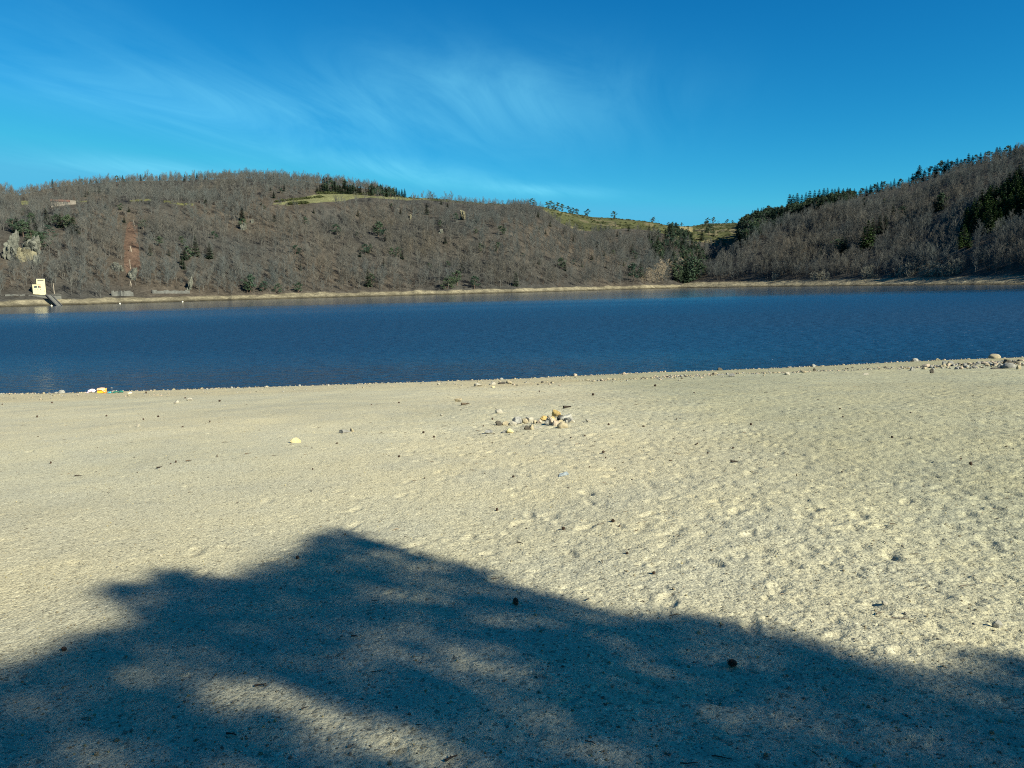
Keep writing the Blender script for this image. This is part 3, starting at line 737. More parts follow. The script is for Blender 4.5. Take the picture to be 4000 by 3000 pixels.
bare_P, bare_S = [], []; con_P, con_S = [], []; shr_P, shr_S = [], []; hea_P, hea_S = [], []
CRAG_PX = [(25, 965, 30, 55), (95, 985, 48, 48), (60, 1012, 30, 18), (505, 1072, 26, 24), (448, 1042, 24, 12), (803, 0, 0, 0), (1603, 852, 6, 18), (1805, 842, 18, 30), (1720, 903, 12, 12), (945, 882, 16, 20), (982, 866, 8, 8), (0, 0, 0, 0)]
for H, (a0, a1), sp in ((LEFT, azte([-1300, 3000], [1100, 1100])[0], 3.6), (RIGHT, azte([2570, 6000], [1100, 1100])[0], 3.6)):
    P, A, U = surf_points(H, a0, a1, sp)
    z, px, py = hill_zones(P)
    open_ = z['meadow'] | z['top'] | z['heath'] | z['field'] | z['clear'] & (rng.random(len(P)) < .86) | z['terr']
    for (cx, cy, w, h) in CRAG_PX:
        if w: open_ |= (np.abs(px - cx) < w * .95) & (py > cy - h) & (py < cy + h + 26)
    for up in (3.0, 6.0, 9.0):
        z2, qx, qy = hill_zones(P + np.array([0, 0, up]))
        frac = {3.0: .9, 6.0: .75, 9.0: .45}[up]
        hid = z2['meadow'] | z2['field'] | z2['top'] | z2['terr'] | z2['clear'] | z2['heath'] & (rng.random(len(P)) < .9) | (inpoly(qx, qy, [(205, 780), (292, 778), (292, 806), (205, 806)]) & (rng.random(len(P)) < .55))
        for (cx, cy, w, h) in CRAG_PX:
            if w: hid |= (np.abs(qx - cx) < w * .8) & (np.abs(qy - cy) < h * .8) & (rng.random(len(P)) < .8)
        hid |= inpoly(qx, qy, CONIFER_WOOD[2])
        open_ |= hid & (rng.random(len(P)) < frac)
    rr_ = np.hypot(P[:, 0], P[:, 1]); tall = 10.0 * F / rr_
    hit = np.zeros(len(P), bool)
    for (cx, yt, yb, hw, rc) in SITE_R:
        hit |= (np.abs(px - cx) < hw) & (rr_ < rc + 3) & (py - tall < yb - 3) & (py > yt)
    open_ |= hit & (rng.random(len(P)) < .88)
    con = in_any(px, py, CONIFER_WOOD)
    dens = vn(P[:, 0], P[:, 1], 40, 51)
    k = ~open_ & (~con | (rng.random(len(P)) < .45)) & (rng.random(len(P)) < .80 + .25 * dens)
    if H is LEFT: k &= ~((px > 1545) & (px < 2900) & (U > .985))
    k &= (U < 1.12)
    # the strip of ground round the tower house and the slipway stays clear
    k &= ~((px > 105) & (px < 250) & (py > 1128))
    k &= ~((px > 430) & (px < 745) & (py > 1122))
    bare_P.append(P[k]); bare_S.append(rng.normal(.86, .16, k.sum()).clip(.5, 1.35) * (1 + .16 * vn(P[k][:, 0], P[k][:, 1], 60, 52)) * np.interp(U[k], [0, .1, .5, .9, 1, 1.03, 1.1], [.95, 1.05, .95, .75, .42, .42, .8]))
    k = con & ~z['field'] & (rng.random(len(P)) < np.where(px < 2800, .34, np.where(px > 3700, .8, .55))); con_P.append(P[k]); con_S.append(rng.normal(1.05, .22, k.sum()).clip(.6, 1.6) * np.where(px[k] < 1700, .72, 1.0))
    P, A, U = surf_points(H, a0, a1, 4.2)
    z, px, py = hill_zones(P)
    dd = np.interp(A, H['da'], H['dd']) * U
    k = (dd < strip_w(H, A) + 26) & (dd > strip_w(H, A) - 1) & (rng.random(len(P)) < .55) & ~((px > 110) & (px < 245)) | z['clear'] & (rng.random(len(P)) < .10)
    shr_P.append(P[k]); shr_S.append(rng.uniform(.5, 1.3, k.sum()))
    hm = (z['heath'] & ~z['field'] & (vn(P[:, 0], P[:, 1], 22, 61) > -.25) | z['top']) & (rng.random(len(P)) < .55)
    hea_P.append(P[hm]); hea_S.append(rng.uniform(.7, 2.0, hm.sum()))
# hedges across the meadow
for (x0, y0, x1, y1) in ((1074, 789, 1268, 769), (1130, 798, 1200, 794), (1385, 760, 1500, 761), (1240, 757, 1330, 756)):
    for i in range(44):
        t = (i + random.random()) / 44
        p, _ = on_hill(x0 + (x1 - x0) * t, y0 + (y1 - y0) * t + random.gauss(0, .5), 'L'); hea_P.append(p[None]); hea_S.append([random.uniform(1.2, 2.6)])
cat = lambda L: np.concatenate(L)
def sunk(P, d=.3): P = P.copy(); P[:, 2] -= d; return P
bp = cat(bare_P)
bare_wood = stuff('bare_wood', sunk(bp, .2), cat(bare_S), rng.random(len(bp)) * 6.283, BARE, 'grey brown leafless wood covering the hillsides across the lake')
def joined(tc, name):
    V, Fc, I = [], [], []
    mats = []
    for me in tc:
        o = len(V); V += [tuple(v.co) for v in me.vertices]; k = len(mats); mats.append(me.materials[0])
        for p in me.polygons: Fc.append([o + v for v in p.vertices]); I.append(k)
    return mesh_from(name, V, Fc, mats, False, I)
WOODC = [joined(t, 'conifer_shape') for t in SPRUCE + PINE[:3]]
cp = cat(con_P)
_px, _py, _ = project(cp); _g = _px > 3700; cs_ = cat(con_S)
plantation = stuff('spruce_wood', sunk(cp[_g], .2), cs_[_g] * 1.1, rng.random(_g.sum()) * 6.283, [joined(t, 'green_conifer_shape') for t in SPRUCE_G + SPRUCE[:1]], 'fresh green spruce plantation in a slanting belt on the right hillside')
cp = cp[~_g]; cs_ = cs_[~_g]
conifer_wood = stuff('conifer_wood', sunk(cp, .2), cs_, rng.random(len(cp)) * 6.283, WOODC, 'dark conifer wood in dense belts between the leafless trees')
sp_ = cat(shr_P); undergrowth = stuff('undergrowth', sunk(sp_, .15), cat(shr_S), rng.random(len(sp_)) * 6.283, SHRUB, 'low reddish brown leafless scrub along the foot of the wood')
hp = cat(hea_P); heath = stuff('heath', sunk(hp, .1), np.concatenate([np.asarray(x, float) for x in hea_S]), rng.random(len(hp)) * 6.283, HEATHB, 'dark olive green broom and heath on the open ridge')

# ------------------------------------------------------------------ the single conifers
PROTO = {}
def conifer(kind, P, h, rz, sxy):
    key = kind
    if key not in PROTO:
        fam = {'s': SPRUCE, 'p': PINE, 'g': SPRUCE_G}[kind[0]]; t, c = fam[int(kind[1:])]
        o = empty('pine_tree' if kind[0] == 'p' else 'spruce_tree', (0, 0, 0)); link('trunk', t, o); link('crown', c, o); PROTO[key] = o
    else: o = copy_tree(PROTO[key])
    o.location = P; o.rotation_euler = (0, 0, rz); o.scale = (h / 10 * sxy, h / 10 * sxy, h / 10)
    return o
for si, (zi, hill, kinds, group, tail, L) in enumerate(SETS):
    for (_, i, P, r, hp_, px, pyg, hv) in [q for q in SITES if q[0] == si]:
        kd = kinds[(i * 7 + i // 3) % len(kinds)]
        if 'row behind' in tail or kinds == 's': kd = 's'
        k = kd + str(random.randrange({'s': 4, 'p': 5, 'g': 2}[kd]))
        if 'lone pines' in group: k = 'p' + random.choice('134')
        h = hp_ * r / F + 1.3
        P = P - np.array([0, 0, .3])
        o = conifer(k, P, h, random.random() * 6.28, random.uniform(.9, 1.2) * (1.15 if kd == 'p' else 1))
        noun = {'s': 'narrow dark spruce', 'p': 'round-headed dark pine', 'g': 'spruce'}[kd]
        nm = 'pine' if kd == 'p' else 'spruce'
        lab = '%s conifer from the left %s' % (nth(i + 1), tail) if len(L) > 1 else 'dark conifer ' + tail
        tag(o, lab, 'tree', group)
# bare trees that stand on the skyline, pale bushes on the right-hand shore, golden willows at the valley mouth
def plant(name, me, px, py, hh, hill, base_h, label, group, sxy=1.0, cat='tree'):
    P, r = on_hill(px, py, hill)
    o = link(name, me); o.location = P - np.array([0, 0, .2]); k = hh * r / F / base_h
    o.scale = (k * sxy, k * sxy, k); o.rotation_euler = (0, 0, random.random() * 6.28)
    tag(o, label, cat, group); return o
SKYB = [bare_tree('skyline_tree', M_TWIG, 8, 1.25, 160 + i, 20, .03, 1, .12) for i in range(2)]
for i, (x, y, h) in enumerate([(1345, 378, 24), (1375, 379, 26), (1402, 380, 26), (1438, 381, 36), (1498, 388, 64), (1525, 390, 36)]):
    plant('bare_tree', SKYB[i % 2], 1000 + x / 2.212, 600 + y / 2.212, h / 2.212, 'L', 8.0,
          ['', '', '', '', 'tallest leafless tree on the skyline right of the green meadow', ''][i] or '%s small leafless tree from the left on the skyline right of the meadow' % nth(i + 1 - (i > 4)), 'bare trees on the skyline', 1.2)
WIL = [bare_tree('willow_shape', M_WILLOW, 7, 1.5, 170 + i, 22, .034, 5, .08) for i in range(2)]
for i, (x, y, h, w) in enumerate([(1130, 1005, 60, 1.3), (1185, 1008, 105, 1.2), (1240, 1005, 150, 1.2), (1290, 985, 165, 1.1), (1345, 920, 110, 1.2), (1440, 890, 90, 1.3), (1400, 870, 70, 1.2)]):
    plant('willow', WIL[i % 2], 2000 + x / 2.212, 650 + y / 2.212, h / 2.212, 'L', 7.0,
          '%s golden brown leafless willow from the left at the valley mouth' % nth(i + 1), 'golden willows at the valley mouth', w)
GRB = [bare_tree('pale_bush_shape', M_GREYB, 5, 1.7, 180 + i, 24, .03, 6, .05) for i in range(2)]
for i, (x, y, h, w) in enumerate(sorted([(60, 1203, 62, .9), (405, 1198, 62, 1.3), (450, 1200, 72, 1.3), (500, 1196, 60, 1.2), (835, 1188, 95, 1.0), (905, 1184, 95, 1.0), (1150, 1178, 92, 1.1), (1235, 1172, 100, 1.0),
                                 (1340, 1172, 92, 1.2), (1390, 1170, 105, 1.2), (1465, 1168, 108, 1.1), (1520, 1168, 80, 1.1), (1575, 1166, 108, .8), (1630, 1150, 110, .9), (940, 1182, 30, 1.4), (1050, 1182, 32, 1.4)])):
    plant('bush', GRB[i % 2], 3000 + x / 2.212, 550 + y / 2.212, h / 2.212, 'R', 5.0,
          '%s pale leafless bush from the left along the right-hand shore' % nth(i + 1), 'bushes along the right-hand shore', w, 'bush')

# ------------------------------------------------------------------ crags on the far slope
def stone_mat(name, c, c2, sc=6.0, bmp=0.01, dark=None):
    m, t, b = mat(name, 0.9, 0.2); co = objco(t)
    f = noise(t, co, sc, 6, 0.65); f2 = noise(t, co, sc * 4, 3, 0.6)
    cc = mix_c(t, ramp(t, f, [(0.38, 0.0), (0.62, 1.0)]), c, c2)
    cc = mix_c(t, 1.0, cc, ramp(t, f2, [(0.3, 0.72), (0.6, 1.1)]), 'MULTIPLY')
    t.links.new(cc, b.inputs['Base Color']); bump(t, b, math_n(t, 'ADD', f, math_n(t, 'MULTIPLY', f2, .4)), 1.0, bmp); return m
M_CRAG = stone_mat('crag_rock', (0.175, 0.176, 0.138), (0.07, 0.073, 0.056), 0.28, 0.9)
M_CRAGY = stone_mat('lichen_rock', (0.23, 0.21, 0.13), (0.10, 0.092, 0.062), 0.28, 0.9)
def rock_mesh(name, w, d, h, m, seed, angular=.5, sub=3, rough=.10, crack=0.0):
    """one stone: an icosphere cut by random planes and roughened, flat where it beds down"""
    r = np.random.default_rng(seed)
    bm = bmesh.new(); bmesh.ops.create_icosphere(bm, subdivisions=sub, radius=1.0)
    V = np.array([v.co[:] for v in bm.verts]); Fc = [[v.index for v in f.verts] for f in bm.faces]; bm.free()
    for k in range(int(5 + 9 * angular)):
        n = r.normal(size=3); n /= np.linalg.norm(n); c = r.uniform(.42, .85) if angular > .65 else r.uniform(.55, .92) if angular > .3 else r.uniform(.8, .97)
        t = V @ n; V = V - np.where(t > c, (t - c), 0)[:, None] * n
    o = r.uniform(-50, 50, 3)
    nz = vn(V[:, 0] * 1.0 + o[0] + V[:, 2], V[:, 1] + o[1] - V[:, 2] * .7, .7, seed) + .5 * vn(V[:, 0] + o[1], V[:, 2] + o[2] + V[:, 1], .3, seed + 1)
    V = V * (1 + rough * nz)[:, None]
    if crack: V = V * (1 + crack * (vn(V[:, 0] * 1.0 + o[2], V[:, 2] * .4 + V[:, 1], .16, seed + 4) - .9 * smooth(.55, 1, 1 - np.abs(vn(V[:, 0] + o[0], V[:, 2] * .35 + V[:, 1] * .6, .34, seed + 5)) * 2)))[:, None]
    lo = -.45; V[:, 2] = np.where(V[:, 2] < lo, lo + (V[:, 2] - lo) * .25, V[:, 2])
    V = (V - np.array([0, 0, V[:, 2].min()])); V /= np.array([np.ptp(V[:, 0]), np.ptp(V[:, 1]), V[:, 2].max()])
    V[:, :2] -= (V[:, :2].max(0) + V[:, :2].min(0)) / 2
    V = V * np.array([w, d, h])
    return mesh_from(name, V, Fc, m, angular < .35)
def crag(px, py_top, py_bot, wpx, label, m, seed, hill='L', lean=.5):
    P, r = on_hill(px, py_bot, hill); h = (py_bot - py_top) * r / F; w = wpx * r / F
    me = rock_mesh('crag', w, max(w * .8, h * .9), h + 1.6, m, seed, .9, 5, .30, .18)
    o = link('rock_crag', me); o.location = P + np.array([0, h * lean, -1.6]); o.rotation_euler = (0, 0, 0)
    tag(o, label, 'rock', 'rock outcrops on the far slope')
crag(22, 912, 1018, 50, 'tall pale crag at the left edge above the tower house', M_CRAG, 301)
crag(100, 932, 1000, 76, 'broad cracked grey crag just below the left pine cluster', M_CRAG, 302)
crag(72, 975, 1026, 70, 'yellowish sloping crag between the two taller left crags', M_CRAGY, 303)
crag(130, 1000, 1040, 22, 'narrow pale rock right of the yellowish crag', M_CRAG, 312)
crag(505, 1050, 1094, 46, 'rounded pale outcrop at the foot of the orange clearing', M_CRAG, 304)
crag(448, 1028, 1060, 46, 'low ragged outcrop left of the orange clearing', M_CRAG, 305)
crag(1603, 834, 864, 12, 'slim pale rock needle on the middle slope', M_CRAGY, 306)
crag(1805, 818, 862, 24, 'cream crag just under the middle ridge', M_CRAGY, 307)
crag(1720, 893, 914, 22, 'small pale outcrop below the rock needle', M_CRAG, 308)
crag(945, 870, 902, 26, 'pale outcrop beside a dark conifer on the left slope', M_CRAG, 309)
crag(982, 856, 874, 16, 'smallest pale outcrop, right of a slightly larger one', M_CRAG, 310)
crag(733, 1082, 1136, 20, 'tall thin rocky rib low on the left slope', M_CRAG, 311)

# ------------------------------------------------------------------ tower house, slipway, walls
def box(b, x0, x1, y0, y1, z0, z1, m=0):
    b.add([(x0, y0, z0), (x1, y0, z0), (x1, y1, z0), (x0, y1, z0), (x0, y0, z1), (x1, y0, z1), (x1, y1, z1), (x0, y1, z1)],
          [(0, 3, 2, 1), (4, 5, 6, 7), (0, 1, 5, 4), (1, 2, 6, 5), (2, 3, 7, 6), (3, 0, 4, 7)], m)
def part(name, fill, m, parent, sm=False):
    b = MB(); fill(b); return link(name, b.mesh(name, [m] if not isinstance(m, list) else m, sm), parent)
M_CREAM = simple('cream_render', (0.54, 0.48, 0.27), 0.8, 0.06, 0.6, 0.01, 3)
M_DARKGLASS = simple('dark_glass', (0.02, 0.03, 0.045), 0.12, 0.2, 1, spec=0.6)
M_CONC = simple('old_concrete', (0.115, 0.115, 0.10), 0.9, 0.35, 0.7, 0.03, 4)
M_DCONC = simple('stained_concrete', (0.07, 0.07, 0.066), 0.9, 0.4, 0.8, 0.02, 4)
M_RED = simple('red_paint', (0.35, 0.05, 0.04), 0.6, 0.1)
M_ROOFW = simple('flat_roof', (0.30, 0.28, 0.24), 0.9, 0.2)
P0, r0 = on_hill(155, 1168, 'L'); k_ = r0 / F                      # metres per photo pixel there
zb = P0[2]; zt = 0.0
azb = math.atan2(P0[0], P0[1])
TOWER_Z = CAM_Z + math.tan(math.atan(azte(np.array([155.]), np.array([1152.]))[1][0])) * (r0 + 7)
T = empty('tower_house', (P0[0] + 7 * math.sin(azb), P0[1] + 7 * math.cos(azb), TOWER_Z), -azb + R(6))
tag(T, 'small cream concrete tower house standing on the far left shore', 'building')
k7 = (r0 + 7) / F
W1, H1, W2, H2 = 25 * k7, 34.5 * k7, 23 * k7, 52 * k7
x0, x1 = -17 * k7, 8 * k7
part('wall', lambda b: box(b, x0, x1, 0, 4.2, -.3, H1), M_CREAM, T)
tw = part('tower', lambda b: box(b, -4.5 * k7, 20 * k7, .35, 3.9, -.3, H2), M_CREAM, T)
part('roof', lambda b: box(b, x0 - .12, x1 + .12, -.12, .34, H1 + .003, H1 + .16), M_ROOFW, T)
part('roof', lambda b: box(b, -4.5 * k7 - .1, 20 * k7 + .1, .25, 4.0, H2 + .003, H2 + .16), M_ROOFW, T)
def win(xa, xb, za, zb_, y, m=M_DARKGLASS, n=2, nm='window'):
    f = part(nm, lambda b: (box(b, xa, xb, y - .05, y - .003, za, za + .08), box(b, xa, xb, y - .05, y - .003, zb_ - .08, zb_),
        [box(b, xa + (xb - xa - .08) * i / n, xa + (xb - xa - .08) * i / n + .08, y - .05, y - .003, za + .083, zb_ - .083) for i in range(n + 1)]), M_CREAM, T)
    part('pane', lambda b: box(b, xa + .01, xb - .01, y - .03, y - .001, za + .01, zb_ - .01), m, f)
win(-14.0 * k7, -3 * k7, 22.5 * k7, 31 * k7, 0, n=3); win(-1.5 * k7, 6.5 * k7, 22.5 * k7, 31 * k7, 0, n=2)
part('shutter', lambda b: box(b, 2.5 * k7, 6.0 * k7, -.07, -.052, 26.5 * k7, 30.5 * k7), M_RED, T)
for i in range(3): part('vent', lambda b: box(b, (-11.5 + 8 * i) * k7, (-9.5 + 8 * i) * k7, -.04, -.002, 17 * k7, 19 * k7), M_DCONC, T)
part('louvre', lambda b: box(b, -1 * k7, 16.5 * k7, .30, .348, 46.5 * k7, 49.5 * k7), M_DCONC, T)
part('hatch', lambda b: box(b, 14.5 * k7, 18 * k7, .30, .348, 11.5 * k7, 13.5 * k7), M_DCONC, T)
q = empty('quay_terrace', T.location[:], -azb); tag(q, 'grey concrete terrace under the tower house, above the stony bank', 'terrace')
part('deck', lambda b: box(b, -30 * k7, 62 * k7, -4.5, 9, -.35, -.02), M_CONC, q)
part('retaining_wall', lambda b: box(b, -30 * k7, 62 * k7, -4.2, -3.6, -4.5, -.36), M_CONC, q)
sp0, rs = on_hill(205, 1176, 'L')
sw = empty('slipway', (T.location[0] + 62 * k7 * .78, T.location[1] - 4.4, TOWER_Z - .1), -azb + R(18)); tag(sw, 'dark twin-walled concrete slipway running down to the water right of the tower', 'slipway')
def slope_box(b, x0_, x1_, y0_, y1_, z0_, z1_, th):
    b.add([(x0_, y0_, z0_ - th), (x1_, y0_, z0_ - th), (x1_, y1_, z1_ - th), (x0_, y1_, z1_ - th), (x0_, y0_, z0_), (x1_, y0_, z0_), (x1_, y1_, z1_), (x0_, y1_, z1_)],
          [(0, 1, 2, 3), (7, 6, 5, 4), (0, 4, 5, 1), (1, 5, 6, 2), (2, 6, 7, 3), (3, 7, 4, 0)])
L_ = 13.5; D_ = TOWER_Z - .1 + .35
part('ramp', lambda b: slope_box(b, -.9, .9, 0, -L_, 0, -D_, .5), M_CONC, sw)
part('side_wall', lambda b: slope_box(b, -1.5, -.92, 0, -L_, .35, -D_ + .35, 1.0), M_DCONC, sw)
part('side_wall', lambda b: slope_box(b, .92, 1.35, 0, -L_, .35, -D_ + .35, 1.0), M_DCONC, sw)
# embankment walls of the shore track
for (xa, xb, yb, hp, lab) in ((436, 522, 1160, 17, 'low grey stone embankment wall on the shore below the orange clearing'), (596, 742, 1150, 11, 'long low grey track wall on the shore, right of the clearing'),
                              (20, 98, 1160, 6, 'thin pale wall along the track left of the tower house')):
    b = MB(); n = 16
    for i in range(n):
        pa, ra_ = on_hill(xa + (xb - xa) * i / n, yb - 3, 'L'); pb, rb_ = on_hill(xa + (xb - xa) * (i + 1) / n, yb - 3, 'L')
        hgt = hp * ra_ / F * (0.8 + .35 * random.random())
        u = (pb - pa); nrm = np.array([u[1], -u[0], 0]); nrm /= np.linalg.norm(nrm)
        f0, f1 = pa - nrm * .0, pb - nrm * .0; w = -nrm * .8
        g = [f0 - [0, 0, 1], f1 - [0, 0, 1], f1 + w - [0, 0, 1], f0 + w - [0, 0, 1]]; t_ = [v + np.array([0, 0, 1 + hgt]) for v in g]
        b.add(g + t_, [(0, 1, 5, 4), (1, 2, 6, 5), (2, 3, 7, 6), (3, 0, 4, 7), (4, 5, 6, 7)])
    tag(link('stone_wall', b.mesh('stone_wall', [M_CONC])), lab, 'wall', 'walls of the shore track')
# farmhouse in the wood, power poles in the clearing, buoys
M_RTILE = simple('red_brown_tiles', (0.13, 0.072, 0.052), 0.9, 0.3, 1.0)
M_STONEW = simple('pale_stone_wall', (0.20, 0.175, 0.14), 0.9, 0.3, 0.6)
P1, r1 = on_hill(248, 803, 'L'); k1 = r1 / F
fm = empty('farmhouse', P1, -math.atan2(P1[0], P1[1])); tag(fm, 'long low farmhouse with red brown roof half hidden in the upper wood', 'building')
z1_ = 1.2
part('wall', lambda b: box(b, -36 * k1, 20 * k1, 0, 5, -1.5, z1_ + 7 * k1), M_STONEW, fm)
part('gable_wing', lambda b: box(b, 20.2 * k1, 37 * k1, -.5, 5.5, -1.5, z1_ + 12 * k1), M_STONEW, fm)
part('roof', lambda b: b.add([(-37 * k1, -.5, z1_ + 7 * k1 + .01), (20 * k1, -.5, z1_ + 7 * k1 + .01), (20 * k1, 2.5, z1_ + 15 * k1), (-37 * k1, 2.5, z1_ + 15 * k1), (-37 * k1, 5.5, z1_ + 7 * k1 + .01), (20 * k1, 5.5, z1_ + 7 * k1 + .01)],
     [(0, 1, 2, 3), (3, 2, 5, 4), (0, 3, 4), (1, 5, 2)]), M_RTILE, fm)
for i in range(5): part('window', lambda b: box(b, (-31 + 10.5 * i) * k1, (-29 + 10.5 * i) * k1, -.05, -.002, z1_ + 2 * k1, z1_ + 5.5 * k1), M_DCONC, fm)
M_POLE = simple('weathered_pole', (0.34, 0.29, 0.22), 0.9, 0.2, 3)
for i, (x, y, h, ap, lab) in enumerate([(511, 984, 20, 1, 'A-shaped wooden power pole in the middle of the orange clearing'), (509, 1049, 30, 0, 'single tall wooden power pole in the lower orange clearing'),
                                        (511, 1120, 20, 1, 'A-shaped wooden power pole near the shore under the clearing'), (524, 884, 22, 0, 'pale wooden power pole at the top of the orange clearing'), (212, 1148, 34, 0, 'thin pole standing right of the tower house')]):
    P, r = on_hill(x, y, 'L'); H_ = h * r / F + 1
    o = empty('power_pole', P - np.array([0, 0, 1.0])); tag(o, lab, 'pole', 'wooden power poles')
    if ap:
        for sg in (-1, 1): part('leg', lambda b: b.tube([(sg * H_ * .16, 0, 0), (0, 0, H_)], [.2, .14], 6), M_POLE, o)
    else: part('post', lambda b: b.tube([(0, 0, 0), (0, 0, H_)], [.2, .14], 6), M_POLE, o)
    part('crossarm', lambda b: b.tube([(-1.0, -.16, H_ * .95), (1.0, -.16, H_ * .95)], [.09, .09], 4), M_POLE, o)
M_BUOY = simple('buoy_plastic', (0.80, 0.74, 0.52), 0.5, 0.1)
for (x, y, lab) in ((201, 1189, 'pale round mooring buoy on the water below the slipway'), (468, 1179.5, 'pale round mooring buoy below the orange clearing'), (713, 1172.5, 'pale round mooring buoy farthest right along the left shore')):
    d = rays(np.array([x]), np.array([y + 3.]))[0]; t = -CAM_Z / d[2]; P = np.array([d[0] * t, d[1] * t, 0]); ds = np.interp(math.atan2(P[0], P[1]), LEFT['sa'], LEFT['sd'])
    rr = math.hypot(P[0], P[1]); P *= min(1, (ds - 8) / rr)
    o = empty('buoy', P); tag(o, lab, 'buoy', 'mooring buoys along the left shore')
    part('float', lambda b: b.add(*(lambda n: ([(0.42 * math.sin(math.pi * (i + .5) / n) * math.cos(2 * math.pi * j / 12), 0.42 * math.sin(math.pi * (i + .5) / n) * math.sin(2 * math.pi * j / 12), .18 + .42 * math.cos(math.pi * (i + .5) / n)) for i in range(n) for j in range(12)],
         [(i * 12 + j, (i + 1) * 12 + j, (i + 1) * 12 + (j + 1) % 12, i * 12 + (j + 1) % 12) for i in range(n - 1) for j in range(12)] + [tuple(range(12))]))(8)), M_BUOY, o, True)
    part('ring', lambda b: b.tube([(.10 * math.cos(a), 0, .66 + .10 * math.sin(a)) for a in np.linspace(0, 6.283, 9)], [.03] * 9, 5), M_DCONC, o)

# ------------------------------------------------------------------ stones, cones, twigs and belongings on the beach
M_WHITE = stone_mat('white_stone', (0.42, 0.385, 0.295), (0.25, 0.23, 0.175), 9.0, 0.008)
M_WGREY = stone_mat('white_grey_stone', (0.42, 0.405, 0.34), (0.10, 0.10, 0.09), 13.0, 0.008)
M_BUFF = stone_mat('buff_stone', (0.37, 0.315, 0.20), (0.24, 0.205, 0.13), 10.0, 0.008)
M_OCHRE = stone_mat('ochre_stone', (0.46, 0.335, 0.115), (0.31, 0.22, 0.10), 10.0, 0.008)
M_YELLOW = stone_mat('pale_yellow_stone', (0.58, 0.50, 0.25), (0.42, 0.36, 0.20), 10.0, 0.008)
M_GREYS = stone_mat('grey_stone', (0.27, 0.26, 0.215), (0.16, 0.155, 0.135), 10.0, 0.008)
M_DARKS = stone_mat('dark_stone', (0.10, 0.088, 0.065), (0.055, 0.05, 0.04), 10.0, 0.008)
M_PINKB = stone_mat('pinkish_buff_stone', (0.43, 0.35, 0.25), (0.33, 0.265, 0.19), 10.0, 0.008)
def sink(P): P = np.array(P, float); P[2] = float(beach_z(P[0], P[1])); return P
def stone(px, py, w, h, m, label, seed, group=None, deep=.75, ang=.5, name='stone', rz=None, sub=3, tilt=0.0, cat_='stone', lift=0.0):
    """a stone whose foot stands at a photo pixel, w by h photo pixels in size"""
    P = on_beach(np.array([px]), np.array([py]))[0]; dep = project(P)[2]; k = dep / F
    big = 1.14 if group == 'stones of the old fire ring' else 1.1
    W_, H_ = w * k * big, h * k * (big if big < 1.12 else .98); D_ = W_ * deep
    bury = .22 * H_
    o = link(name, rock_mesh(name, W_, D_, H_ + bury, m, seed, ang, sub)); v = P[:2] / np.linalg.norm(P[:2])
    Q_ = sink((P[0] + v[0] * D_ * .45, P[1] + v[1] * D_ * .45, 0)); o.location = Q_ - np.array([0, 0, bury - lift])
    o.rotation_euler = (0, tilt, random.uniform(-.3, .3) if rz is None else rz)
    tag(o, label, cat_, group); return o
def Z6(x, y): return 1700 + x / 3.16, 1450 + y / 3.16
RING = 'stones of the old fire ring'
